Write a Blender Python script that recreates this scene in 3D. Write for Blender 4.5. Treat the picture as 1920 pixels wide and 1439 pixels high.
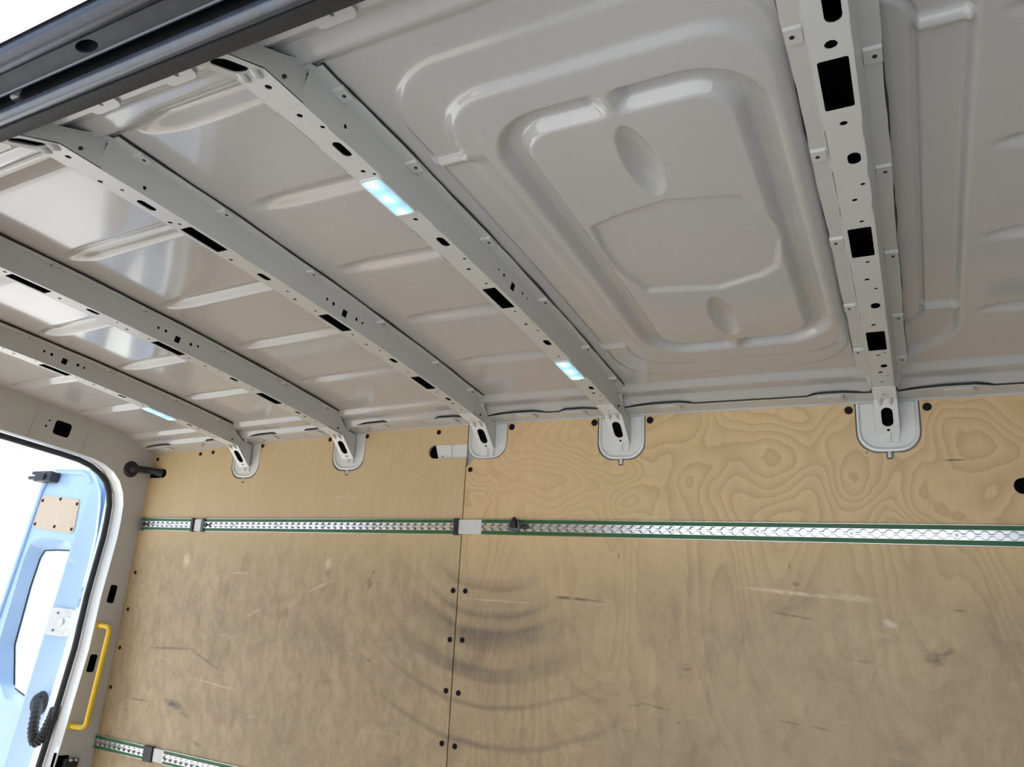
import bpy, bmesh, math, random
import numpy as np
from mathutils import Matrix, Vector
from mathutils.geometry import delaunay_2d_cdt

for o in list(bpy.data.objects):
    bpy.data.objects.remove(o)
SC = bpy.context.scene
COL = SC.collection
random.seed(7)

# ------------------------------------------------------------------ camera, sky, sun, exposure
ZC = 1.15                     # camera height above the load floor
TH = 0.12608809506459043      # inward lean of the side walls
FPX = 1412.3786855439216      # focal length in pixels of the 1920 px wide frame
R0 = np.array([[0.8830616786926324, 0.4666385378955241, 0.04950299561923031],
               [-0.07318779831005945, 0.24115982499109156, -0.9677218014433654],
               [-0.4635144202752231, 0.8509350232309125, 0.24711124708505336]])
ct, st = math.cos(TH), math.sin(TH)
TT = np.array([[1, 0, 0], [0, ct, -st], [0, st, ct]])
RC = R0 @ TT.T
cam = bpy.data.cameras.new('camera')
cam.sensor_width = 36.0
cam.lens = 36.0 * FPX / 1920.0
cam.clip_start = 0.02
cam_o = bpy.data.objects.new('camera', cam)
COL.objects.link(cam_o)
m = Matrix.Identity(4)
for i in range(3):
    m[i][0] = RC[0][i]
    m[i][1] = -RC[1][i]
    m[i][2] = -RC[2][i]
m[2][3] = ZC
cam_o.matrix_world = m
SC.camera = cam_o

world = bpy.data.worlds.new('sky')
SC.world = world
world.use_nodes = True
bg = world.node_tree.nodes['Background']
bg.inputs['Color'].default_value = (0.60, 0.77, 1.0, 1)
bg.inputs['Strength'].default_value = 1.75

sun_d = bpy.data.lights.new('sun', 'SUN')
sun_d.energy = 13.0
sun_d.color = (1.0, 0.94, 0.85)
sun_d.angle = 0.009
sun_o = bpy.data.objects.new('sun', sun_d)
COL.objects.link(sun_o)
sun_o.rotation_euler = Vector((0.72, -0.50, -0.75)).to_track_quat('-Z', 'Y').to_euler()
sun_o.location = (4, -6, 10)

SC.view_settings.view_transform = 'Standard'
SC.view_settings.look = 'None'
SC.view_settings.gamma = 1.0
SC.view_settings.use_curve_mapping = False
SC.view_settings.exposure = 0.18

# ------------------------------------------------------------------ measuring helpers
def ray(u, v):
    return RC.T @ np.array([(u - 960) / FPX, (v - 719.5) / FPX, 1.0])

def on_x(u, v, X):
    r = ray(u, v)
    return r * (X / r[0])

def on_y(u, v, Y):
    r = ray(u, v)
    return r * (Y / r[1])

def on_wall(u, v, n=0.0):
    """(x, h) on the leaning far wall, n in front of it"""
    r = TT.T @ ray(u, v)
    r = r * ((2.15 - n) / r[1])
    return float(r[0]), float(r[2])

YC = 1.268                      # centre line of the van
BOWS = [-2.369, -1.843, -1.254, -0.783, -0.053]

def drop(X):
    return max(0.0, (-1.35 - X) * 0.036)

def h_top(X):
    return 0.496 if X > -1.55 else 0.496 - (-1.55 - X) * 0.0385

def bow_z(Y, X):
    return 0.757 - 0.018 * ((Y - YC) / 0.72) ** 2 - drop(X)

# ------------------------------------------------------------------ mesh helpers
class MB:
    def __init__(self):
        self.v, self.f = [], []

    def add(self, verts, faces):
        o = len(self.v)
        self.v += [tuple(map(float, p)) for p in verts]
        self.f += [tuple(o + i for i in q) for q in faces]
        return self

    def box(self, a, b):
        x0, y0, z0 = a
        x1, y1, z1 = b
        return self.add([(x0, y0, z0), (x1, y0, z0), (x1, y1, z0), (x0, y1, z0), (x0, y0, z1), (x1, y0, z1), (x1, y1, z1), (x0, y1, z1)],
                        [(0, 3, 2, 1), (4, 5, 6, 7), (0, 1, 5, 4), (1, 2, 6, 5), (2, 3, 7, 6), (3, 0, 4, 7)])

    def loft(self, loops, close=True, caps=True):
        n = len(loops[0])
        vs = [p for l in loops for p in l]
        fs = []
        for k in range(len(loops) - 1):
            for i in range(n if close else n - 1):
                j = (i + 1) % n
                fs.append((k * n + i, k * n + j, (k + 1) * n + j, (k + 1) * n + i))
        if caps and close:
            fs.append(tuple(range(n))[::-1])
            fs.append(tuple((len(loops) - 1) * n + i for i in range(n)))
        return self.add(vs, fs)

    def tube(self, path, r, seg=10, ring=None):
        P = [Vector(p) for p in path]
        loops = []
        up = None
        for i, p in enumerate(P):
            t = (P[min(i + 1, len(P) - 1)] - P[max(i - 1, 0)]).normalized()
            if up is None:
                up = Vector((0, 0, 1)) if abs(t.z) < 0.9 else Vector((1, 0, 0))
            s = t.cross(up).normalized()
            up = s.cross(t).normalized()
            rr = r(i) if callable(r) else r
            loops.append([tuple(p + s * math.cos(2 * math.pi * k / seg) * rr + up * math.sin(2 * math.pi * k / seg) * rr) for k in range(seg)])
        return self.loft(loops)

    def build(self, name, mat, parent=None, smooth=False, angle=None, bevel=0):
        return mesh_obj(name, self.mesh(name), mat, parent, smooth, angle, bevel)

    def mesh(self, name):
        me = bpy.data.meshes.new(name)
        me.from_pydata(self.v, [], self.f)
        bm = bmesh.new()
        bm.from_mesh(me)
        bmesh.ops.recalc_face_normals(bm, faces=bm.faces)
        bm.to_mesh(me)
        bm.free()
        return me

def mesh_obj(name, me, mat, parent=None, smooth=False, angle=None, bevel=0):
    if mat is not None and not me.materials:
        me.materials.append(mat)
    o = bpy.data.objects.new(name, me)
    COL.objects.link(o)
    if parent:
        o.parent = parent
    if smooth or angle:
        me.shade_smooth()
        if angle:
            me.set_sharp_from_angle(angle=math.radians(angle))
    if bevel:
        b = o.modifiers.new('bevel', 'BEVEL')
        b.width = bevel
        b.segments = 2
        b.limit_method = 'ANGLE'
        b.angle_limit = math.radians(40)
    return o

def empty(name, loc=(0, 0, 0), rot=(0, 0, 0)):
    o = bpy.data.objects.new(name, None)
    o.empty_display_size = 0.05
    COL.objects.link(o)
    o.location = loc
    o.rotation_euler = rot
    return o

def tag(o, label, cat, group=None):
    o['label'] = label
    o['category'] = cat
    if group:
        o['group'] = group
    return o

def structure(o):
    o['kind'] = 'structure'
    return o

def inside(p, poly):
    x, y = p
    c = False
    j = len(poly) - 1
    for i in range(len(poly)):
        xi, yi = poly[i]
        xj, yj = poly[j]
        if (yi > y) != (yj > y) and x < (xj - xi) * (y - yi) / (yj - yi) + xi:
            c = not c
        j = i
    return c

def densify(poly, step):
    out = []
    for i, a in enumerate(poly):
        b = poly[(i + 1) % len(poly)]
        n = max(1, int(math.ceil(math.hypot(b[0] - a[0], b[1] - a[1]) / step)))
        for k in range(n):
            out.append((a[0] + (b[0] - a[0]) * k / n, a[1] + (b[1] - a[1]) * k / n))
    return out

def circle(cx, cy, r, n=12, ry=None):
    ry = ry or r
    return [(cx + r * math.cos(2 * math.pi * k / n), cy + ry * math.sin(2 * math.pi * k / n)) for k in range(n)]

def capsule(cx, cy, hl, r, axis=0, n=6):
    """stadium outline, half length hl (to the ends), radius r, long axis 0 = first coordinate"""
    pts = []
    e = max(hl - r, 0.0)
    for s in (1, -1):
        for k in range(n + 1):
            a = (-math.pi / 2 + math.pi * k / n) + (0 if s > 0 else math.pi)
            pts.append((s * e + r * math.cos(a), r * math.sin(a)))
    return [(cx + p[0], cy + p[1]) if axis == 0 else (cx - p[1], cy + p[0]) for p in pts]

def rrect(x0, x1, y0, y1, r, n=4):
    pts = []
    for cx, cy, a0 in ((x1 - r, y0 + r, -90), (x1 - r, y1 - r, 0), (x0 + r, y1 - r, 90), (x0 + r, y0 + r, 180)):
        for k in range(n + 1):
            a = math.radians(a0 + 90 * k / n)
            pts.append((cx + r * math.cos(a), cy + r * math.sin(a)))
    return pts

def plate(outline, holes, fn, mb=None, step=None, steiner=()):
    """sheet with real holes: fn(a, b, side) gives the 3D point of the front (0) or back (1) face"""
    mb = mb or MB()
    out = densify(outline, step) if step else list(outline)
    loops = [out] + [list(h) for h in holes]
    pts, edges = [], []
    for l in loops:
        o = len(pts)
        pts += l
        edges += [(o + i, o + (i + 1) % len(l)) for i in range(len(l))]
    nb = len(pts)
    for p in steiner:
        if inside(p, out) and not any(inside(p, h) for h in holes):
            pts.append(p)
    vs, _, fs, ov, _, _ = delaunay_2d_cdt([Vector(p) for p in pts], edges, [], 0, 1e-6)
    keep = []
    for t in fs:
        c = ((vs[t[0]][0] + vs[t[1]][0] + vs[t[2]][0]) / 3, (vs[t[0]][1] + vs[t[1]][1] + vs[t[2]][1]) / 3)
        if inside(c, out) and not any(inside(c, h) for h in holes):
            keep.append(tuple(t))
    n = len(vs)
    V = [fn(p[0], p[1], 0) for p in vs] + [fn(p[0], p[1], 1) for p in vs]
    F = keep + [tuple(n + i for i in t[::-1]) for t in keep]
    # rims from boundary edges
    cnt = {}
    for t in keep:
        for i in range(3):
            a, b = t[i], t[(i + 1) % 3]
            k = (min(a, b), max(a, b))
            cnt[k] = cnt.get(k, 0) + 1
    F += [(a, b, n + b, n + a) for (a, b), c in cnt.items() if c == 1]
    mb.add(V, F)
    return mb

# ------------------------------------------------------------------ materials
MATS = {}
def new_mat(name):
    mt = bpy.data.materials.new(name)
    mt.use_nodes = True
    nt = mt.node_tree
    return mt, nt, nt.nodes['Principled BSDF']

def N(nt, typ, **kw):
    n = nt.nodes.new(typ)
    for k, v in kw.items():
        if k.startswith('in_'):
            n.inputs[k[3:].replace('_', ' ')].default_value = v
        else:
            setattr(n, k, v)
    return n

def math_n(nt, op, a, b=None, c=None, clamp=False):
    n = nt.nodes.new('ShaderNodeMath')
    n.operation = op
    n.use_clamp = clamp
    for i, x in enumerate((a, b, c)):
        if x is None:
            continue
        if isinstance(x, (int, float)):
            n.inputs[i].default_value = x
        else:
            nt.links.new(x, n.inputs[i])
    return n.outputs[0]

def ramp(nt, fac, stops, interp='LINEAR'):
    r = nt.nodes.new('ShaderNodeValToRGB')
    r.color_ramp.interpolation = interp
    while len(r.color_ramp.elements) < len(stops):
        r.color_ramp.elements.new(0.5)
    for e, (p, c) in zip(r.color_ramp.elements, stops):
        e.position = p
        e.color = c if len(c) == 4 else (*c, 1)
    nt.links.new(fac, r.inputs[0])
    return r.outputs[0]

def mix(nt, fac, a, b):
    n = nt.nodes.new('ShaderNodeMix')
    n.data_type = 'RGBA'
    for s, x in ((n.inputs[0], fac), (n.inputs[6], a), (n.inputs[7], b)):
        if isinstance(x, (int, float)):
            s.default_value = x
        elif isinstance(x, tuple):
            s.default_value = (*x, 1) if len(x) == 3 else x
        else:
            nt.links.new(x, s)
    return n.outputs[2]

def noise(nt, vec, scale, detail=3, rough=0.5, dist=0.0, w=None):
    n = nt.nodes.new('ShaderNodeTexNoise')
    n.inputs['Scale'].default_value = scale
    n.inputs['Detail'].default_value = detail
    n.inputs['Roughness'].default_value = rough
    n.inputs['Distortion'].default_value = dist
    if vec is not None:
        nt.links.new(vec, n.inputs['Vector'])
    return n.outputs['Fac']

def simple(name, color, rough=0.5, metal=0.0, spec=0.5, coat=0.0, var=0.06, scale=30, bump=0.0, coat_rough=0.08):
    mt, nt, b = new_mat(name)
    tc = N(nt, 'ShaderNodeTexCoord')
    nz = noise(nt, tc.outputs['Object'], scale, 4)
    lo = tuple(c * (1 - var) for c in color)
    hi = tuple(min(1, c * (1 + var)) for c in color)
    nt.links.new(ramp(nt, nz, [(0.3, lo), (0.7, hi)]), b.inputs['Base Color'])
    b.inputs['Roughness'].default_value = rough
    b.inputs['Metallic'].default_value = metal
    b.inputs['Specular IOR Level'].default_value = spec
    b.inputs['Coat Weight'].default_value = coat
    b.inputs['Coat Roughness'].default_value = coat_rough
    if bump:
        bp = N(nt, 'ShaderNodeBump')
        bp.inputs['Strength'].default_value = bump
        bp.inputs['Distance'].default_value = 0.002
        nt.links.new(nz, bp.inputs['Height'])
        nt.links.new(bp.outputs[0], b.inputs['Normal'])
    MATS[name] = mt
    return mt

PAINT = simple('body_paint', (0.50, 0.50, 0.48), rough=0.38, coat=0.15, var=0.02, scale=3, coat_rough=0.15)
WHITE = simple('white_paint', (0.66, 0.67, 0.66), rough=0.3, coat=0.4, var=0.02, scale=3)
OUTER = simple('outer_paint', (0.78, 0.80, 0.82), rough=0.25, coat=0.8, var=0.02, scale=3)
BLACKP = simple('black_plastic_and_shade', (0.012, 0.012, 0.014), rough=0.45, var=0.3)
RUBBER = simple('black_rubber', (0.018, 0.019, 0.022), rough=0.6, var=0.3, scale=200, bump=0.3)
SEALBULB = simple('seal_bulb', (0.035, 0.045, 0.065), rough=0.28, spec=0.8, var=0.2, scale=60)
LIP = simple('gloss_black_lip', (0.010, 0.014, 0.026), rough=0.3, var=0.4, scale=90)
CHANNEL = simple('dark_channel', (0.024, 0.030, 0.042), rough=0.5, var=0.25, scale=40)
ALU = simple('aluminium', (0.80, 0.80, 0.79), rough=0.28, metal=0.9, var=0.06, scale=60)
TRACK = simple('track_grey', (0.34, 0.34, 0.34), rough=0.35, metal=0.8, var=0.1, scale=60)
STEEL = simple('zinc_plate', (0.62, 0.63, 0.62), rough=0.4, metal=0.5, var=0.08, scale=60)
GREEN = simple('green_enamel', (0.018, 0.11, 0.028), rough=0.45, var=0.12, scale=12)
YELLOW = simple('yellow_enamel', (0.75, 0.50, 0.015), rough=0.35, coat=0.3, var=0.06, scale=20)
GREYCAP = simple('grey_cap_and_rim_shade', (0.10, 0.11, 0.11), rough=0.5, var=0.1)
CAPWHITE = simple('clear_cap', (0.62, 0.63, 0.61), rough=0.35, var=0.05)
DOOR_SKYTINT = simple('door_sky_tint', (0.35, 0.50, 0.72), rough=0.3, coat=0.5, var=0.02, scale=3)  # white door with the sky's blue light put into its colour
HOLE_SHADE = simple('hole_shade_black', (0.004, 0.004, 0.005), rough=1.0, spec=0.0, var=0.3)  # black for added sheets that stand in for shade inside holes
SCREW = simple('screw_black', (0.010, 0.009, 0.008), rough=0.6, spec=0.15, var=0.2, scale=200)
SCREWBR = simple('screw_brown', (0.030, 0.016, 0.009), rough=0.6, spec=0.2, var=0.3, scale=200)
GROUND = simple('concrete', (0.56, 0.555, 0.54), rough=0.85, var=0.12, scale=2)
FLOORM = simple('floor_ply', (0.46, 0.36, 0.26), rough=0.5, var=0.15, scale=6)

# roof skin: satin paint with faint smudges
def roof_mat():
    mt, nt, b = new_mat('roof_paint')
    tc = N(nt, 'ShaderNodeTexCoord')
    n1 = noise(nt, tc.outputs['Object'], 2.2, 5, 0.6)
    nt.links.new(ramp(nt, n1, [(0.3, (0.415, 0.41, 0.40)), (0.7, (0.45, 0.445, 0.435))]), b.inputs['Base Color'])
    n2 = noise(nt, tc.outputs['Object'], 9, 6, 0.65)
    nt.links.new(ramp(nt, n2, [(0.3, (0.10, 0.10, 0.10)), (0.8, (0.16, 0.16, 0.16))]), b.inputs['Roughness'])
    b.inputs['Coat Weight'].default_value = 0.5
    b.inputs['Coat Roughness'].default_value = 0.07
    n3 = noise(nt, tc.outputs['Object'], 2.4, 2, 0.5)
    bp = N(nt, 'ShaderNodeBump')
    bp.inputs['Strength'].default_value = 0.25
    bp.inputs['Distance'].default_value = 0.02
    nt.links.new(n3, bp.inputs['Height'])
    nt.links.new(bp.outputs[0], b.inputs['Normal'])
    return mt
ROOF = roof_mat()

def blob(nt, sx, sh, x, h, rx, rh, rot=0.0, wob=None, soft=1.0):
    """soft elliptical mask around (x, h)"""
    dx = math_n(nt, 'SUBTRACT', sx, x)
    dh = math_n(nt, 'SUBTRACT', sh, h)
    c, s = math.cos(rot), math.sin(rot)
    a = math_n(nt, 'ADD', math_n(nt, 'MULTIPLY', dx, c / rx), math_n(nt, 'MULTIPLY', dh, s / rx))
    b = math_n(nt, 'ADD', math_n(nt, 'MULTIPLY', dx, -s / rh), math_n(nt, 'MULTIPLY', dh, c / rh))
    r = math_n(nt, 'ADD', math_n(nt, 'MULTIPLY', a, a), math_n(nt, 'MULTIPLY', b, b))
    m = math_n(nt, 'SUBTRACT', 1.0, r, clamp=True)
    if wob is not None:
        m = math_n(nt, 'MULTIPLY', m, wob)
    return m

def plywood(name, seed, marks, light_marks, contour, base, dark, dirt=1.0, arcs=True, mottle=0.36):
    mt, nt, b = new_mat(name)
    tc = N(nt, 'ShaderNodeTexCoord')
    mp = N(nt, 'ShaderNodeMapping')
    mp.inputs['Location'].default_value = (seed, 0, seed * 0.37)
    nt.links.new(tc.outputs['Object'], mp.inputs['Vector'])
    sep = N(nt, 'ShaderNodeSeparateXYZ')
    nt.links.new(tc.outputs['Object'], sep.inputs[0])
    sx, sh = sep.outputs['X'], sep.outputs['Z']

    def stretched(kx, kz):
        s = N(nt, 'ShaderNodeMapping')
        s.inputs['Scale'].default_value = (kx, 1, kz)
        nt.links.new(mp.outputs[0], s.inputs['Vector'])
        return s.outputs[0]
    # rotary-cut figure: contour lines of a slow field
    # (tall flames below the rail, tighter waves in the veneer above it)
    sp2 = N(nt, 'ShaderNodeSeparateXYZ')
    nt.links.new(mp.outputs[0], sp2.inputs[0])
    zlow = math_n(nt, 'MULTIPLY', math_n(nt, 'MINIMUM', math_n(nt, 'SUBTRACT', sh, 0.12), 0.0), 0.30)
    zhi = math_n(nt, 'MULTIPLY', math_n(nt, 'MAXIMUM', math_n(nt, 'SUBTRACT', sh, 0.12), 0.0), 1.15)
    cb = N(nt, 'ShaderNodeCombineXYZ')
    nt.links.new(sp2.outputs['X'], cb.inputs[0])
    nt.links.new(math_n(nt, 'ADD', zlow, zhi), cb.inputs[2])
    fld = noise(nt, cb.outputs[0], 3.1, 1.6, 0.42, 0.25)
    wig = noise(nt, stretched(1.0, 0.8), 19, 4, 0.6)
    fld = math_n(nt, 'ADD', fld, math_n(nt, 'MULTIPLY', wig, 0.040))
    fr = math_n(nt, 'FRACT', math_n(nt, 'MULTIPLY', fld, 26.0))
    amp = ramp(nt, noise(nt, stretched(1.0, 0.7), 2.3, 2), [(0.35, (0.35, 0.35, 0.35)), (0.6, (1, 1, 1))])
    line = math_n(nt, 'MULTIPLY', amp, ramp(nt, fr, [(0.0, (0.9, 0.9, 0.9)), (0.16, (0.55, 0.55, 0.55)), (0.60, (0.12, 0.12, 0.12)), (0.86, (0.0, 0.0, 0.0)), (1.0, (0.9, 0.9, 0.9))]))
    band = noise(nt, stretched(1.0, 0.5), 4.0, 3, 0.5)
    fib = noise(nt, stretched(1.0, 0.035), 160, 4, 0.6)
    fib2 = noise(nt, stretched(1.0, 0.06), 45, 3, 0.55)
    c = mix(nt, ramp(nt, band, [(0.3, (0, 0, 0)), (0.7, (1, 1, 1))]), base, tuple(x * 0.93 for x in base))
    c = mix(nt, math_n(nt, 'MULTIPLY', line, contour), c, dark)
    c = mix(nt, math_n(nt, 'MULTIPLY', ramp(nt, fib, [(0.35, (0, 0, 0)), (0.75, (1, 1, 1))]), 0.34), c, tuple(x * 0.72 for x in base))
    c = mix(nt, math_n(nt, 'MULTIPLY', ramp(nt, fib2, [(0.4, (0, 0, 0)), (0.7, (1, 1, 1))]), 0.26), c, tuple(x * 0.75 for x in base))
    # handling dirt, heaviest below the upper rail
    low = N(nt, 'ShaderNodeMapRange', interpolation_type='SMOOTHSTEP')
    low.inputs['From Min'].default_value = 0.20
    low.inputs['From Max'].default_value = -0.12
    nt.links.new(sh, low.inputs['Value'])
    gr = noise(nt, mp.outputs[0], 3.0, 6, 0.6)
    grm = ramp(nt, gr, [(0.25, (0.45, 0.45, 0.45)), (0.7, (1, 1, 1))])
    c = mix(nt, math_n(nt, 'MULTIPLY', math_n(nt, 'MULTIPLY', low.outputs[0], grm), 0.55 * dirt), c, (0.28, 0.222, 0.152))
    mo = noise(nt, stretched(1.0, 0.55), 24, 6, 0.68, 0.5)
    c = mix(nt, math_n(nt, 'MULTIPLY', math_n(nt, 'MULTIPLY', ramp(nt, mo, [(0.44, (0, 0, 0)), (0.66, (1, 1, 1))]), low.outputs[0]), mottle * dirt), c, (0.21, 0.155, 0.10))
    c = mix(nt, math_n(nt, 'MULTIPLY', math_n(nt, 'MULTIPLY', ramp(nt, mo, [(0.30, (1, 1, 1)), (0.46, (0, 0, 0))]), low.outputs[0]), 0.7 * mottle * dirt), c, (0.52, 0.42, 0.30))
    sm = noise(nt, stretched(1.0, 0.8), 7.5, 6, 0.7, 0.6)
    smm = ramp(nt, sm, [(0.52, (0, 0, 0)), (0.74, (1, 1, 1))])
    c = mix(nt, math_n(nt, 'MULTIPLY', math_n(nt, 'MULTIPLY', smm, low.outputs[0]), 0.42 * dirt), c, (0.17, 0.125, 0.09))
    sc = noise(nt, stretched(0.35, 1.8), 16, 6, 0.75, 0.8)
    scm = ramp(nt, sc, [(0.60, (0, 0, 0)), (0.70, (1, 1, 1))])
    c = mix(nt, math_n(nt, 'MULTIPLY', math_n(nt, 'MULTIPLY', scm, low.outputs[0]), 0.30 * dirt), c, (0.60, 0.50, 0.37))
    wob = ramp(nt, noise(nt, stretched(1.0, 1.6), 38, 5, 0.7), [(0.36, (0.15, 0.15, 0.15)), (0.58, (1, 1, 1))])
    if arcs:
        # dark swung scuffs, arcs about a point above them
        dx = math_n(nt, 'SUBTRACT', sx, -1.205)
        dh = math_n(nt, 'SUBTRACT', sh, 0.285)
        r = math_n(nt, 'SQRT', math_n(nt, 'ADD', math_n(nt, 'MULTIPLY', dx, dx), math_n(nt, 'MULTIPLY', math_n(nt, 'MULTIPLY', dh, dh), 1.0)))
        wv = noise(nt, mp.outputs[0], 5.0, 3, 0.5)
        r = math_n(nt, 'ADD', r, math_n(nt, 'MULTIPLY', math_n(nt, 'SUBTRACT', wv, 0.5), 0.035))
        g = lambda v: (v, v, v)
        bands = ramp(nt, math_n(nt, 'DIVIDE', r, 0.9), [(0.0, g(0)), (0.33, g(0)), (0.36, g(0.35)), (0.372, g(0.6)), (0.385, g(0.10)), (0.44, g(0.15)), (0.462, g(0.85)), (0.475, g(0.35)), (0.495, g(0.22)), (0.515, g(1.0)),
                                                               (0.535, g(0.75)), (0.56, g(0.55)), (0.585, g(0.15)), (0.615, g(0.25)), (0.63, g(0.8)), (0.665, g(0.7)), (0.68, g(0.12)), (0.74, g(0.05)), (0.755, g(0.6)), (0.765, g(0.0)), (0.86, g(0.0)), (0.875, g(0.65)), (0.89, g(0))])
        ang = math_n(nt, 'DIVIDE', math_n(nt, 'ADD', dx, 0.04), math_n(nt, 'MAXIMUM', r, 0.01))
        am = math_n(nt, 'SUBTRACT', 1.0, math_n(nt, 'POWER', math_n(nt, 'ABSOLUTE', math_n(nt, 'MULTIPLY', math_n(nt, 'SUBTRACT', ang, 0.02), 1.55)), 2.2), clamp=True)
        below = math_n(nt, 'LESS_THAN', dh, 0.0)
        msk = math_n(nt, 'MULTIPLY', math_n(nt, 'MULTIPLY', bands, am), below)
        brk = ramp(nt, noise(nt, stretched(0.8, 1.0), 6.5, 4, 0.6), [(0.3, g(0.3)), (0.58, g(1.0))])
        fibm = ramp(nt, fib, [(0.3, g(0.65)), (0.6, g(1.0))])
        msk = math_n(nt, 'MULTIPLY', math_n(nt, 'MULTIPLY', msk, brk), fibm)
        c = mix(nt, math_n(nt, 'MULTIPLY', msk, 0.95), c, (0.085, 0.080, 0.070))
    for (x, h, rx, rh, rot, k) in marks:
        c = mix(nt, math_n(nt, 'MULTIPLY', blob(nt, sx, sh, x, h, rx, rh, rot, wob), k), c, (0.055, 0.045, 0.04))
    for (x, h, rx, rh, rot, k) in light_marks:
        c = mix(nt, math_n(nt, 'MULTIPLY', blob(nt, sx, sh, x, h, rx, rh, rot, wob), k), c, (0.74, 0.63, 0.46))
    nt.links.new(c, b.inputs['Base Color'])
    nt.links.new(ramp(nt, gr, [(0.3, (0.42, 0.42, 0.42)), (0.7, (0.58, 0.58, 0.58))]), b.inputs['Roughness'])
    b.inputs['Specular IOR Level'].default_value = 0.35
    bp = N(nt, 'ShaderNodeBump')
    bp.inputs['Strength'].default_value = 0.12
    bp.inputs['Distance'].default_value = 0.001
    nt.links.new(fib, bp.inputs['Height'])
    nt.links.new(bp.outputs[0], b.inputs['Normal'])
    return mt

def wmark(u, v, du, dv, rot, k):
    x, h = on_wall(u, v)
    x2, _ = on_wall(u + du, v)
    _, h2 = on_wall(u, v + dv)
    return (x, h, abs(x2 - x), abs(h2 - h), rot, k)

PLY_L = plywood('plywood_rear', 3.1,
                [wmark(318, 1216, 50, 3, 0.06, 0.75), wmark(385, 1238, 45, 4, -0.35, 0.5), wmark(325, 1321, 22, 9, -0.1, 0.9), wmark(345, 1338, 18, 9, -0.3, 0.45),
                 wmark(262, 1313, 18, 3, 0.0, 0.6), wmark(238, 1320, 8, 40, 0.1, 0.35), wmark(370, 1397, 14, 6, -0.3, 0.5), wmark(690, 1240, 5, 5, 0.0, 0.8),
                 wmark(693, 1095, 6, 14, 0.1, 0.6), wmark(700, 1074, 3, 3, 0, 0.8), wmark(615, 1075, 8, 8, 0, 0.35), wmark(700, 1300, 10, 14, 0.2, 0.3), wmark(612, 1280, 16, 12, 0.2, 0.3),
                 wmark(538, 1150, 5, 12, 0, 0.35), wmark(747, 1375, 5, 6, 0, 0.5)],
                [wmark(350, 1050, 8, 15, 0, 0.9), wmark(616, 1057, 8, 14, 0, 0.9), wmark(400, 1283, 50, 2.5, -0.08, 0.5), wmark(600, 1100, 30, 4, 0.4, 0.5), wmark(475, 1150, 20, 4, 0.4, 0.4),
                 wmark(648, 932, 34, 3, 0.0, 0.4), wmark(450, 1075, 20, 2.5, 0, 0.5)],
                0.24, (0.60, 0.46, 0.262), (0.42, 0.31, 0.17), dirt=1.1)
PLY_R = plywood('plywood_front', 11.7,
                [wmark(1085, 1124, 55, 3, -0.05, 0.8), wmark(1055, 1122, 14, 5, 0, 0.6), wmark(1790, 863, 26, 2.2, 0, 0.95), wmark(1490, 1156, 55, 2.5, -0.12, 0.7), wmark(1755, 1238, 26, 16, 0.3, 0.7),
                 wmark(1780, 1224, 16, 6, 0.4, 0.7), wmark(1625, 1242, 20, 4, 0, 0.45), wmark(1800, 1146, 16, 3, 0, 0.7), wmark(1225, 1325, 35, 3, -0.1, 0.6), wmark(1290, 1256, 12, 4, 0.2, 0.55),
                 wmark(1492, 1096, 10, 5, 0, 0.5), wmark(1480, 1356, 24, 3, -0.1, 0.7), wmark(1540, 1367, 24, 2, -0.1, 0.5), wmark(1273, 1356, 5, 4, 0, 0.6), wmark(1625, 849, 5, 4, 0, 0.5), wmark(1480, 1060, 4, 10, 0, 0.4),
                 wmark(1160, 1043, 2.5, 9, 0, 0.5), wmark(1190, 1323, 14, 3, 0.0, 0.5)],
                [wmark(1480, 1112, 110, 5, -0.06, 0.9), wmark(1600, 1122, 55, 8, -0.06, 0.5), wmark(1670, 1170, 20, 9, -0.3, 0.8), wmark(930, 1127, 80, 2.5, 0, 0.45)],
                0.74, (0.70, 0.505, 0.275), (0.42, 0.285, 0.145), dirt=1.2, mottle=0.13)
PLY_P = plywood('plywood_plain', 23.0, [], [], 0.25, (0.60, 0.47, 0.34), (0.46, 0.34, 0.22), dirt=0.2, arcs=False)

def led_mat(name, strength):
    mt, nt, b = new_mat(name)
    tc = N(nt, 'ShaderNodeTexCoord')
    sep = N(nt, 'ShaderNodeSeparateXYZ')
    nt.links.new(tc.outputs['Object'], sep.inputs[0])
    # three emitters behind the lens
    t = math_n(nt, 'MULTIPLY', sep.outputs['Y'], 1.0 / 0.045)
    fr = math_n(nt, 'ABSOLUTE', math_n(nt, 'SUBTRACT', math_n(nt, 'FRACT', math_n(nt, 'ADD', t, 0.5)), 0.5))
    ax = math_n(nt, 'ABSOLUTE', math_n(nt, 'MULTIPLY', sep.outputs['X'], 28.0))
    r = math_n(nt, 'SQRT', math_n(nt, 'ADD', math_n(nt, 'MULTIPLY', fr, fr), math_n(nt, 'MULTIPLY', ax, ax)))
    col = ramp(nt, r, [(0.10, (1.0, 1.0, 1.0)), (0.34, (0.36, 0.72, 0.98)), (0.75, (0.22, 0.42, 0.90))])
    b.inputs['Base Color'].default_value = (0.12, 0.16, 0.2, 1)
    nt.links.new(col, b.inputs['Emission Color'])
    b.inputs['Emission Strength'].default_value = strength
    b.inputs['Roughness'].default_value = 0.3
    return mt
LED = led_mat('led_lens', 1.15)

def glass_mat():
    mt, nt, b = new_mat('window_glass')
    b.inputs['Base Color'].default_value = (0.93, 0.97, 0.95, 1)
    b.inputs['Transmission Weight'].default_value = 1.0
    b.inputs['Roughness'].default_value = 0.0
    b.inputs['IOR'].default_value = 1.45
    return mt
GLASS = glass_mat()

def w3(x, y, z):
    """level van coordinates (z from the camera) to the world"""
    return (x, y, z + ZC)

X_REAR, X_FRONT = -2.97, 0.55

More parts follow.
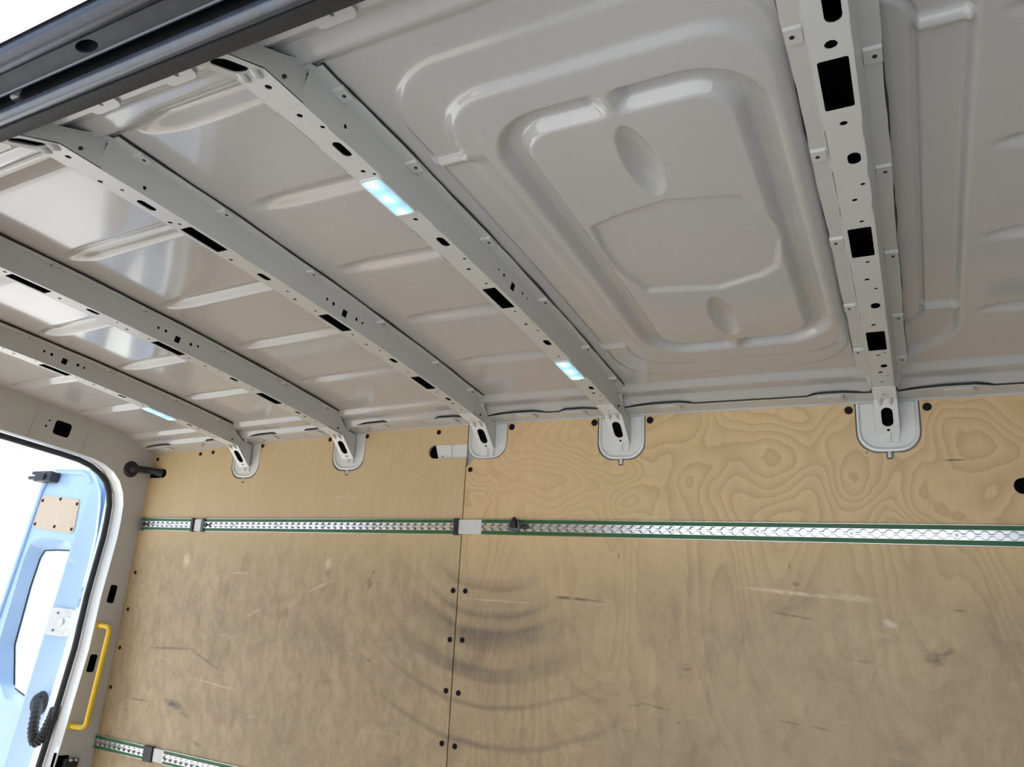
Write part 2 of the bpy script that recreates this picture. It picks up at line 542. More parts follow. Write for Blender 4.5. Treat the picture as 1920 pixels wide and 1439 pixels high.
# ------------------------------------------------------------------ structure: ground, floor, shell
g = structure(MB().box((-30, -30, -0.95), (30, 30, -0.75)).build('ground', GROUND))
fl = structure(MB().box((-3.05, 0.28, -0.06), (X_FRONT, 2.27, 0.0)).build('floor', FLOORM))

ceiling = structure(empty('ceiling', (0, YC, ZC)))

def sstep(a, b, x):
    t = np.clip((x - a) / (b - a), 0, 1)
    return t * t * (3 - 2 * t)

def sd_rrect(X, Y, cx, cy, hx, hy, r):
    qx = np.abs(X - cx) - (hx - r)
    qy = np.abs(Y - cy) - (hy - r)
    return np.hypot(np.maximum(qx, 0), np.maximum(qy, 0)) + np.minimum(np.maximum(qx, qy), 0) - r

def sd_poly(X, Y, pts):
    d = np.full(X.shape, 1e9)
    s = np.zeros(X.shape, bool)
    n = len(pts)
    for i in range(n):
        ax, ay = pts[i]
        bx, by = pts[(i + 1) % n]
        ex, ey = bx - ax, by - ay
        t = np.clip(((X - ax) * ex + (Y - ay) * ey) / (ex * ex + ey * ey), 0, 1)
        d = np.minimum(d, np.hypot(X - ax - t * ex, Y - ay - t * ey))
        cond = (ay > Y) != (by > Y)
        with np.errstate(divide='ignore', invalid='ignore'):
            xi = (bx - ax) * (Y - ay) / (by - ay if by != ay else 1e-9) + ax
        s ^= cond & (X < xi)
    return np.where(s, -d, d)

def trough(d, w):
    t = np.clip(np.abs(d) / w, 0, 1)
    return 0.5 + 0.5 * np.cos(np.pi * t)

RIB_Y = [0.605, 0.875, 1.147, 1.417, 1.690]

def rib(X, Y, x0, x1, y, w=0.031, dep=0.011):
    u = np.clip((X - x0) / 0.11, 0, 1)
    ww = w * (0.35 + 0.65 * np.sqrt(u))
    return dep * sstep(0, 0.09, X - x0) * trough(Y - y, ww) * (X < x1)

def roof_height(X, Y, bay):
    d = np.abs(Y - YC)
    z = 0.819 - 0.018 * (d / 0.72) ** 2
    z = z - 0.015 * sstep(0.660, 0.684, d) - 0.018 * sstep(0.718, 0.748, d)
    z = z - np.maximum(0.0, (-1.35 - X) * 0.036)
    if bay == 'A':
        cx, cy = -0.361, 1.273
        # stepped field around the pressed panel
        s2 = sd_rrect(X, Y, -0.404, cy, 0.289, 0.612, 0.13)
        z = z - 0.005 * sstep(0.007, -0.007, s2)
        s1 = sd_rrect(X, Y, -0.377, cy, 0.256, 0.535, 0.10)
        k = 0.25 + 0.75 * np.maximum(sstep(0.90, 0.86, Y), sstep(1.64, 1.69, Y))
        k = np.where(X > -0.60, 1.0, k)
        far = sstep(1.6, 1.75, Y)
        z = z - 0.011 * k * sstep(0.011, -0.011, s1) * (1 - 0.6 * far)
        for yb in (0.872, 1.676):
            z = z - 0.009 * trough(Y - yb, 0.016) * sstep(-0.708, -0.70, X) * sstep(-0.628, -0.636, X)
        # ring trough with two bridges
        ring = sd_rrect(X, Y, cx, cy, 0.193, 0.446, 0.085)
        t = np.clip(1 - np.abs(ring) / 0.030, 0, 1)
        prof = np.minimum(t / 0.72, 1.0)
        prof = prof * prof * (3 - 2 * prof)
        br = np.clip(1 - np.abs(X - cx + 0.003) / 0.030, 0, 1) * ((np.abs(Y - 0.83) < 0.06) | (np.abs(Y - 1.715) < 0.06))
        z = z + 0.021 * prof * (1 - np.minimum(1, 1.15 * br))
        for yc in (0.977, 1.567):
            q = np.hypot((X - cx) / 0.028, (Y - yc) / 0.098)
            z = z + 0.019 * np.clip(1 - q * q, 0, 1) ** 0.85
        octa = [(-0.505, 1.140), (-0.455, 1.122), (-0.356, 1.102), (-0.234, 1.128), (-0.200, 1.235), (-0.197, 1.285), (-0.219, 1.377), (-0.250, 1.402), (-0.341, 1.431), (-0.484, 1.404), (-0.512, 1.300), (-0.516, 1.230)]
        sp = sd_poly(X, Y, octa) - 0.006
        z = z + 0.0085 * sstep(0.006, -0.006, sp)
    elif bay == 'B':
        s1 = sd_rrect(X, Y, -0.15, 1.27, 0.19, 0.475, 0.05)
        z = z + 0.007 * trough(s1, 0.007)
        s2 = sd_rrect(X, Y, -0.2, 1.27, 0.305, 0.605, 0.13)
        z = z + 0.015 * sstep(0.010, -0.010, s2)
        for yb in (0.856, 1.672):
            z = z - 0.013 * trough(Y - yb, 0.018) * sstep(0.036, 0.044, X) * sstep(0.110, 0.102, X)
        for yb in (0.86, 1.132, 1.400, 1.690):
            z = z + rib(X, Y, 0.128, 9, yb, 0.028, 0.019)
    else:
        x0 = {'34': -1.160, '23': -1.770, '12': -2.320, '01': -2.925}[bay]
        for y in RIB_Y:
            if bay == '01' and y < 0.7:
                continue
            z = z + rib(X, Y, x0, 9, y, 0.040 if y < 0.7 else 0.031, 0.017 if y < 0.7 else 0.014)
    return z

def roof_panel(x0, x1, bay, step):
    nx = int(round((x1 - x0) / step)) + 1
    ny = int(round(1.64 / step)) + 1
    xs = np.linspace(x0, x1, nx)
    ys = np.linspace(YC - 0.82, YC + 0.82, ny)
    X, Y = np.meshgrid(xs, ys, indexing='ij')
    Z = roof_height(X, Y, bay)
    V = np.stack([X, Y - YC, Z], -1).reshape(-1, 3)
    i = np.arange(nx * ny).reshape(nx, ny)
    F = np.stack([i[:-1, :-1], i[:-1, 1:], i[1:, 1:], i[1:, :-1]], -1).reshape(-1, 4)
    me = bpy.data.meshes.new('roof_panel')
    me.vertices.add(len(V))
    me.vertices.foreach_set('co', V.astype(np.float32).ravel())
    me.loops.add(F.size)
    me.loops.foreach_set('vertex_index', F.astype(np.int32).ravel())
    me.polygons.add(len(F))
    me.polygons.foreach_set('loop_start', np.arange(0, F.size, 4, dtype=np.int32))
    me.polygons.foreach_set('loop_total', np.full(len(F), 4, np.int32))
    me.update(calc_edges=True)
    me.validate()
    mesh_obj('roof_panel', me, ROOF, ceiling, smooth=True)

roof_panel(BOWS[3], BOWS[4], 'A', 0.003)
roof_panel(BOWS[4], X_FRONT + 0.02, 'B', 0.0035)
roof_panel(BOWS[2], BOWS[3], '34', 0.003)
roof_panel(BOWS[1], BOWS[2], '23', 0.0033)
roof_panel(BOWS[0], BOWS[1], '12', 0.004)
roof_panel(X_REAR - 0.06, BOWS[0], '01', 0.0045)

# outer shell of the van over roof and far side
prof = [(2.36, -1.20), (2.30, -0.6), (2.16, 0.62), (2.12, 0.80), (2.00, 0.90), (1.27, 0.94), (0.54, 0.90), (0.40, 0.80), (0.345, 0.715)]
inn = [(p[0] + (-0.006 if p[0] > YC else 0.006), p[1] - (0.006 if 0.5 < p[0] < 2.05 else 0.0)) for p in prof]
loop = prof + inn[::-1]
sh = MB().loft([[(x, y - YC, z) for y, z in loop] for x in (X_REAR - 0.13, X_FRONT + 0.06)])
sh.build('outer_skin', OUTER, ceiling)

# ------------------------------------------------------------------ far side wall with plywood lining
WALL_LOC = (0, 2.15 * ct, 2.15 * st + ZC)
wall_left = structure(MB().box((-3.10, 0.016, -1.45), (X_FRONT + 0.03, 0.020, 0.50)).build('wall_left', PAINT))
wall_left.location = WALL_LOC
wall_left.rotation_euler = (TH, 0, 0)
H_FLOOR = (-ZC - 2.15 * st) / ct

def u_cut(xc, hw=0.0765, low=0.355, tip=True, chamfer=False):
    """U cut-out from left top to right top"""
    ht = h_top(xc)
    lo = low - (0.496 - ht)
    r = 0.052
    pts = [(xc - hw, h_top(xc - hw))]
    for k in range(7):
        a = math.pi + (math.pi / 2) * k / 6
        pts.append((xc - hw + r + r * math.cos(a), lo + r + r * math.sin(a)))
    if tip:
        pts += [(xc - 0.009, lo), (xc - 0.007, lo - 0.016), (xc + 0.007, lo - 0.016), (xc + 0.009, lo)]
    for k in range(7):
        a = 1.5 * math.pi + (math.pi / 2) * k / 6
        pts.append((xc + hw - r + r * math.cos(a), lo + r + r * math.sin(a)))
    pts.append((xc + hw, h_top(xc + hw)))
    return pts

SEAM = -1.331
x_corner = lambda h: -2.958 + (h - 0.44) * 0.052
left_out = [(x_corner(H_FLOOR), H_FLOOR), (SEAM - 0.002, H_FLOOR), (SEAM - 0.002, 0.350), (SEAM - 0.0005, 0.378), (-1.36, 0.378)]
left_out += [(-1.463 + 0.0235 * math.cos(a), 0.4015 + 0.0235 * math.sin(a)) for a in [-math.pi / 2 - math.pi * k / 8 for k in range(9)]]
left_out += [(-1.36, 0.425), (SEAM - 0.0005, 0.425), (SEAM - 0.0005, h_top(SEAM) - 0.001)]
for xc in (BOWS[1], BOWS[0]):
    left_out += [(p[0], p[1] - 0.001) for p in u_cut(xc)[::-1]]
left_out += [(-2.94, h_top(-2.94)), (x_corner(0.40), h_top(-2.95))]
slot_l = [(p[0], p[1]) for p in capsule(-2.90, 0.352, 0.066, 0.019)]

right_out = [(SEAM + 0.002, H_FLOOR), (X_FRONT, H_FLOOR), (X_FRONT, h_top(0))]
for xc in (BOWS[4], BOWS[3]):
    right_out += u_cut(xc)[::-1]
r3 = u_cut(BOWS[2], low=0.372, tip=False)[::-1]
right_out += [p for p in r3 if p[0] > -1.285] + [(-1.300, 0.374), (SEAM + 0.002, 0.345)]
slot_r = capsule(0.270, 0.267, 0.064, 0.020)

def ply_fn(a, b, s):
    return (a, 0.0 if s == 0 else 0.010, b)
ply_l = plate(left_out, [slot_l], ply_fn).build('plywood_panel', PLY_L, wall_left)
ply_r = plate(right_out, [slot_r], ply_fn).build('plywood_panel', PLY_R, wall_left)
# black plates painting the dark void behind the slot holes of the lining
MB().box((-2.99, 0.011, 0.30), (-2.80, 0.0155, 0.40)).box((0.20, 0.011, 0.24), (0.36, 0.0155, 0.30)).box((-1.50, 0.011, 0.372), (-1.45, 0.0155, 0.43)).build('slot_shade', HOLE_SHADE, wall_left)
# steel strip seen through the long slot beside the third bow
sp = plate([(-1.462, 0.425), (-1.448, 0.378), (-1.335, 0.378), (-1.335, 0.425)], [circle(-1.432, 0.386, 0.0035, 8)], lambda a, b, s: (a, 0.006 if s == 0 else 0.0108, b))
sp.box((-1.405, 0.003, 0.380), (-1.395, 0.007, 0.424))
sp.build('steel_bracket', WHITE, wall_left)

def dome(r=0.0085, hgt=0.0035, n=14):
    mb = MB()
    loops = [[(r * s * math.cos(2 * math.pi * k / n), y, r * s * math.sin(2 * math.pi * k / n)) for k in range(n)] for s, y in ((1.0, 0.001), (1.0, -hgt * 0.4), (0.75, -hgt), (0.36, -hgt), (0.30, -hgt * 0.3))]
    return mb.loft(loops)
screw_me = dome().mesh('screw')
screw_me.materials.append(SCREW)
screw_me2 = dome(0.0080).mesh('screw')
screw_me2.materials.append(SCREWBR)
SCREWS = [(-2.904, 0.414, 1), (-2.639, 0.429, 1), (-2.564, 0.434, 1), (-2.285, 0.451, 1), (-1.939, 0.463, 1), (-1.763, 0.468, 1), (-1.45, 0.47, 0), (-1.163, 0.475, 0), (-0.871, 0.475, 0), (-0.692, 0.474, 0), (-0.144, 0.472, 0), (0.04, 0.471, 0), (-1.313, 0.337, 0),
          (-2.927, -0.065, 1), (-2.935, -0.214, 1), (-2.945, -0.367, 1), (-2.96, -0.521, 1), (-1.349, -0.056, 0), (-1.303, -0.055, 0), (-1.349, -0.207, 0), (-1.303, -0.205, 0), (-1.351, -0.36, 0), (-1.305, -0.362, 0), (-1.353, -0.513, 0), (-1.306, -0.515, 0)]
for x, h, br in SCREWS:
    o = mesh_obj('screw', screw_me2 if br else screw_me, None, ply_l if x < SEAM else ply_r)
    o.location = (x, 0, h)
    k = 1.25 if x > -1.2 else 1.0
    o.scale = (k, 1, k)

# ------------------------------------------------------------------ near side wall with the sliding door opening
YN = 2 * YC
wall_right = structure(empty('wall_right', (0, YN - 2.15 * ct, 2.15 * st + ZC), (-TH, 0, 0)))
DOOR_X0, DOOR_X1 = -1.30, 0.33
for x0, x1 in ((-3.0, DOOR_X0), (DOOR_X1, X_FRONT)):
    MB().box((x0, -0.018, H_FLOOR), (x1, -0.010, h_top(x0))).build('steel_panel', PAINT, wall_right)
    MB().box((x0, -0.009, H_FLOOR), (x1, 0.0, h_top(x0) - 0.002)).build('plywood_panel', PLY_P, wall_right)

inv = (Matrix.Translation(wall_right.location) @ wall_right.rotation_euler.to_matrix().to_4x4()).inverted()

def near_part(name, loop_yz, mat, x0=DOOR_X0, x1=DOOR_X1, angle=35):
    mb = MB().loft([[w3(x, y, z) for y, z in loop_yz] for x in (x0, x1)])
    mb.v = [tuple(inv @ Vector(p)) for p in mb.v]
    return mb.build(name, mat, wall_right, angle=angle)

def arc_pts(cy, cz, r, a0, a1, n):
    return [(cy + r * math.cos(math.radians(a0 + (a1 - a0) * k / n)), cz + r * math.sin(math.radians(a0 + (a1 - a0) * k / n))) for k in range(n + 1)]

near_part('header_panel', [(0.458, 0.692), (0.463, 0.692), (0.468, 0.770), (0.458, 0.770)], PAINT)
near_part('seal_strip', [(0.466, 0.694), (0.463, 0.689), (0.447, 0.677), (0.431, 0.669), (0.424, 0.680), (0.430, 0.700), (0.460, 0.704)], RUBBER, angle=50)
near_part('seal_bulb', arc_pts(0.418, 0.6745, 0.0105, 0, 337.5, 15), SEALBULB, angle=60)
near_part('rail_recess', [(0.420, 0.69), (0.420, 0.745), (0.395, 0.745), (0.395, 0.741), (0.416, 0.741), (0.416, 0.69)], BLACKP)
near_part('guide_lip', [(0.4005, 0.690), (0.3985, 0.6895), (0.3965, 0.691), (0.397, 0.742), (0.4005, 0.742)], SEALBULB)
# underside of the guide rail with its oval hole
r = ray(160, 85)
hx, hy = r[0] * 0.6915 / r[2], r[1] * 0.6915 / r[2]
gp = plate([(DOOR_X0, 0.369), (DOOR_X1, 0.369), (DOOR_X1, 0.398), (DOOR_X0, 0.398)], [circle(hx, 0.3845, 0.020, 16, 0.0095)], lambda a, b, s: tuple(inv @ Vector(w3(a, b, 0.6915 + (0.003 if s else 0)))))
gp.build('guide_rail', CHANNEL, wall_right)
near_part('rail_cover', [(0.371, 0.742), (0.396, 0.742), (0.396, 0.746), (0.371, 0.746)], BLACKP)
near_part('outer_lip', [(0.370, 0.696), (0.3695, 0.688)] + arc_pts(0.354, 0.6880, 0.0150, -20, -180, 10) + [(0.337, 0.700)], LIP, angle=50)
near_part('outer_edge', [(0.339, 0.6995), (0.3355, 0.690), (0.333, 0.690), (0.331, 0.720), (0.342, 0.745)], OUTER)
rl = ray(30, 188)
rx, ry = rl[0] * 0.70 / rl[2], rl[1] * 0.70 / rl[2]
mb = MB().tube([(0, 0, -0.010), (0, 0, 0.012)], 0.0085, 14)
mb.v = [tuple(inv @ Vector((p[0] + rx, p[1] + ry, p[2] + 0.712 + ZC))) for p in mb.v]
mb.build('guide_roller', CAPWHITE, wall_right, angle=40)

# ------------------------------------------------------------------ cant rails: flanges along both roof edges
def cant_rail(name, side):
    tr = structure(empty(name, (0, YC, ZC)))
    s = side
    pts = []
    # wall-side edge, then the wavy free edge back
    xs = np.linspace(X_REAR, X_FRONT, 40)
    edge = [(float(x), 0.806) for x in xs]
    free = []
    spans = [X_REAR] + BOWS + [X_FRONT]
    for a, b in zip(spans[:-1], spans[1:]):
        L = b - a
        a2, b2 = a + 0.03, b - 0.03
        free += [(a2, 0.752), (a2 + 0.05, 0.742), (a2 + 0.10, 0.736), (a2 + 0.17, 0.736), (a2 + 0.21, 0.751), (b2 - 0.16, 0.753), (b2 - 0.13, 0.738), (b2 - 0.07, 0.738), (b2 - 0.02, 0.750)]
    if side < 0:
        free = [(float(x), 0.748) for x in xs]
    outline = edge + free[::-1]

    def z_at(x):
        return 0.7615 - (0.496 - h_top(x)) * ct
    sh = plate(outline, [], lambda a, b, sd: (a, s * b, z_at(a) + (0.0025 if sd else 0.0)), step=0.08)
    sh.build('flange', PAINT, tr)
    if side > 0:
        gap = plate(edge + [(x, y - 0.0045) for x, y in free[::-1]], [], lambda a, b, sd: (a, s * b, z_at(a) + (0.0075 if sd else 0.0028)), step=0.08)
        gap.build('gap_shade_strip', BLACKP, tr)  # black strip painting the shadow gap between cant flange and roof
    lip = MB().loft([[(float(x), s * 0.8015, z_at(x) - 0.006), (float(x), s * 0.8075, z_at(x) - 0.006), (float(x), s * 0.8075, z_at(x) + 0.004), (float(x), s * 0.8015, z_at(x) + 0.004)] for x in xs])
    lip.build('lip', PAINT, tr)
    for a, b in zip(spans[:-1], spans[1:]):
        for xc, hl in ((a + 0.165, 0.034), (b - 0.13, 0.032)):
            pad = plate(rrect(xc - hl, xc + hl, 0.742, 0.782, 0.012), [circle(xc, 0.758, 0.0035, 8)], lambda u, v, sd: (u, s * v, z_at(u) + (0.0 if sd else -0.005)))
            pad.build('pad', PAINT, tr, bevel=0.002)
    return tr
cant_rail('trim_1', 1)
cant_rail('trim_2', -1)

# ------------------------------------------------------------------ rear frame round the back door opening
XR = lambda z: -2.972 + 0.05 * z
wall_rear = structure(empty('wall_rear', (0, YC, ZC)))

def wall_y(z):            # far wall surface at level height z
    h = (z - 2.15 * st) / ct
    return 2.15 * ct - h * st
inner_far = [(1.268, 0.612), (1.60, 0.613), (1.74, 0.613), (1.82, 0.611), (1.875, 0.602), (1.925, 0.583), (1.965, 0.553), (1.995, 0.512), (2.014, 0.465), (2.026, 0.40), (2.035, 0.327), (2.047, 0.092), (2.068, -0.112), (2.078, -0.45), (2.085, -1.15)]
outer_far = [(1.268, 0.775), (1.60, 0.765), (1.90, 0.748), (2.078, 0.728), (wall_y(0.60) + 0.004, 0.60), (wall_y(0.4) + 0.004, 0.4), (wall_y(0.0) + 0.004, 0.0), (wall_y(-0.6) + 0.004, -0.6), (wall_y(-1.15) + 0.004, -1.15)]
mir = lambda P: [(2 * YC - y, z) for y, z in P]
poly = [(y, z) for y, z in outer_far] + inner_far[::-1] + mir(inner_far)[1:] + mir(outer_far)[::-1][:-1]

def rr_at(cy, cz, hy, hz, rr, skew=0.0):
    return [(cy + a + skew * b, cz + b) for a, b in rrect(-hy, hy, -hz, hz, rr)]
holes = [rr_at(2.092, 0.109, 0.017, 0.036, 0.008, -0.05), rr_at(2.100, -0.162, 0.017, 0.034, 0.008, -0.05), rr_at(2.105, -0.53, 0.024, 0.030, 0.004), rr_at(1.661, 0.684, 0.034, 0.028, 0.012), circle(1.603, 0.700, 0.004, 8), circle(1.597, 0.676, 0.005, 8), circle(2.073, 0.175, 0.003, 8)]
rear = plate(poly, holes, lambda a, b, s: (XR(b) - (0.003 if s else 0), a - YC, b), step=0.12)
rear.build('frame_plate', PAINT, wall_rear)
# jamb returning to the outside
jam = inner_far[::-1] + mir(inner_far)[1:]
js = [[(XR(z) - 0.001, y - YC, z), (XR(z) - 0.001, y - YC + (0.004 if y > YC else -0.004), z + (0.004 if z > 0.45 else 0)), (XR(z) - 0.105, y - YC + 0.018 * (1 if y > YC else -1) * (1 if z < 0.58 else 0), z + (0.016 if z > 0.58 else 0.0)), (XR(z) - 0.105, y - YC + 0.014 * (1 if y > YC else -1) * (1 if z < 0.58 else 0), z + (0.012 if z > 0.58 else 0.0))] for y, z in jam]
MB().loft(js).build('door_jamb', WHITE, wall_rear, angle=30)
# black plates added behind the frame holes, shade put into colour
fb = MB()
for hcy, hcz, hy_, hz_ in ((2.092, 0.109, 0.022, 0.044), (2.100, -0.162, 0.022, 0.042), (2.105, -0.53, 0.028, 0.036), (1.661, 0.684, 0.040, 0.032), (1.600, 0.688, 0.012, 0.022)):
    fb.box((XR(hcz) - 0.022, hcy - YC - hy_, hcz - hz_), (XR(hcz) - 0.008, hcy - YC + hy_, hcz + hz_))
fb.build('frame_hole_shade', HOLE_SHADE, wall_rear)
MB().box((-3.085, 0.83, -1.15), (-3.08, 1.10, 0.70)).box((-3.085, -1.10, -1.15), (-3.08, -0.83, 0.70)).box((-3.085, -0.9, 0.66), (-3.08, 0.9, 0.80)).build('frame_back', OUTER, wall_rear)
seal_path = [(XR(z) - 0.088, y - YC - 0.004 * (1 if y > YC else -1), z - (0.004 if z > 0.58 else 0)) for y, z in jam]
MB().tube(seal_path, 0.0115, 10).build('door_seal', RUBBER, wall_rear, angle=60)
# seams of the frame pressings
MB().box((XR(0.69) + 0.0002, 1.765 - YC, 0.615), (XR(0.69) + 0.0016, 1.768 - YC, 0.755)).box((XR(0.69) + 0.0002, 1.545 - YC, 0.615), (XR(0.69) + 0.003, 1.552 - YC, 0.764)).build('seam', PAINT, wall_rear)

wall_front = structure(MB().box((X_FRONT, 0.30, -0.06), (X_FRONT + 0.03, 2.28, 2.0)).build('wall_front', PAINT))

# ------------------------------------------------------------------ roof bows
def bow_xy(u, v, Xc):
    """pixel on the underside of a bow -> (y, dx)"""
    z = 0.745
    for _ in range(6):
        r = ray(u, v)
        p = r * (z / r[2])
        z = bow_z(p[1], Xc)
    return float(p[1]), float(p[0] - Xc)

HB = 0.025      # half width of the underside
BOW_FEATURES = {
    4: dict(dots=[(1558, 84, 8), (1584, 91, 5), (1582, 232, 5.5), (1618, 346, 4), (1603, 376, 4.5), (1616, 416, 4), (1627, 492, 4), (1626, 525, 5), (1643, 542, 4), (1638, 610, 5), (1659, 662, 3.5), (1647, 667, 4.5), (1651, 699, 6), (1665, 705, 3.5), (1654, 717, 4), (1658, 740, 4)],
            slots=[(1566, 8, 28, 10), (1606, 297, 15, 9), (1644, 574, 13, 8.5), (1659, 687, 10, 7)],
            rects=[((1570, 109), (1578, 205)), ((1612, 428), (1620, 483)), ((1641, 622.5), (1646, 658.5))]),
    3: dict(dots=[(495, 159, 5), (562, 217.5, 5), (605, 239, 4), (681, 322, 4.5), (702, 327, 3.5), (779.5, 412, 5), (871, 486, 4), (879, 505.5, 5), (912, 532.5, 4), (966, 585, 4), (986, 608.7, 5), (1009, 620.5, 4), (1047.5, 669.5, 4), (1090, 712.5, 4.5), (1113, 738, 6), (1126, 742, 3.5), (1125.7, 752, 4), (1142, 770, 4)],
            slots=[(645.8, 279.5, 20, 8.5), (834, 453.7, 18, 8.5), (1029, 643, 16, 8), (1112.5, 728, 12, 7)],
            rects=[((917, 541), (955, 578.5))]),
    2: dict(dots=[(115, 300, 5), (188, 341, 5), (229, 357, 4), (319, 418, 5), (337, 421, 4), (433, 488, 5), (539, 547, 4), (553, 562, 5), (592, 584, 4), (661, 628, 4), (687, 647, 5), (712, 658, 4), (765, 699, 4), (822, 733, 3.5), (819, 736, 4), (849, 757, 6), (862, 761, 3.5), (865, 769, 4), (885, 786, 4)],
            slots=[(275, 386, 20, 8.5), (495, 520, 18, 8.5), (738, 677, 16, 8), (843, 749, 13, 7)],
            rects=[((339, 430), (411, 473.5)), ((600, 591.5), (648.5, 622)), ((777.5, 707), (809.5, 730.5))]),
    1: dict(dots=[(9, 510, 5), (112, 560, 5), (220, 605, 4), (238, 618, 5), (279, 636, 4), (354, 672, 4), (385, 687, 5), (410, 696, 4), (474, 731, 4), (537, 760, 4), (572, 782, 6), (586, 785, 3.5), (592, 792, 4)],
            slots=[(174, 585, 18, 8.5), (441, 712, 16, 8), (564, 774, 13, 7)],
            rects=[((13, 516), (87, 550)), ((288, 641.5), (340, 667)), ((487.5, 737.5), (525.5, 758))]),
    0: dict(dots=[(6, 653, 4), (26, 663, 5), (67, 678, 4), (143, 708, 4), (176, 722, 5), (200, 729, 4), (268, 760, 4), (334, 788, 4), (372, 804, 6), (385, 807, 3.5), (393, 813, 4)],
            slots=[(233, 743, 16, 8), (362, 797, 13, 7)],
            rects=[((78, 683.5), (129.5, 704.5))]),
}
LAMPS = {3: [((695.3, 332.7), (764.6, 399)), ((1053, 676), (1086, 709.7))], 0: [((276, 762), (327, 786.5))]}
SIDE_HOLES = {3: [(648.7, 237, 4, 0), (935, 505.5, 3.5, 0), (945, 516, 4.5, 0), (961.7, 538, 9, 1), (979.5, 550.5, 4.5, 0), (988, 560, 3.5, 0)],
              2: [(273, 352, 4, 0), (614, 561, 4, 0), (626, 570, 5, 0), (647, 588, 9, 1), (669, 599, 5, 0), (680, 606, 4, 0)],
              1: [(297, 615, 4, 0), (311, 621, 4.5, 0), (333, 637, 9, 1), (358, 646, 5, 0), (371, 650, 4, 0)],
              0: [(83, 659, 4, 0), (97, 665, 5, 0), (121, 678, 9, 1), (146, 685, 5, 0), (158, 690, 4, 0)], 4: []}
BOW_LABELS = {
    4: 'broad grey steel roof bow at the right with three large square openings underneath',
    3: 'grey steel roof bow carrying two lit lamps, left of the large pressed roof panel',
    2: 'grey steel roof bow without lamps whose foot stands beside the long slot in the plywood',
    1: 'grey steel roof bow without lamps, second from the rear door opening',
    0: 'grey steel roof bow nearest the rear door opening, carrying one lit lamp'}
SIDE_H = 0.0555
D_BEAM = 0.662

# shared small pieces
tab_mb = MB()
tl, tw = 0.013, 0.0115
tab_mb.loft([[(-tw, -tl - 0.004, 0.001), (tw, -tl - 0.004, 0.001), (tw, tl + 0.003, 0.001), (-tw, tl + 0.003, 0.001)], [(-tw, -tl, -0.0045), (tw, -tl, -0.0045), (tw, tl, -0.0045), (-tw, tl, -0.0045)]])
tab_me = tab_mb.mesh('flange_tab')
tab_me.materials.append(PAINT)
dot_me = MB().loft([[(0.0033 * math.cos(2 * math.pi * k / 10), 0.0033 * math.sin(2 * math.pi * k / 10), z) for k in range(10)] for z in (-0.0048, 0.0)]).mesh('tab_hole')
dot_me.materials.append(BLACKP)

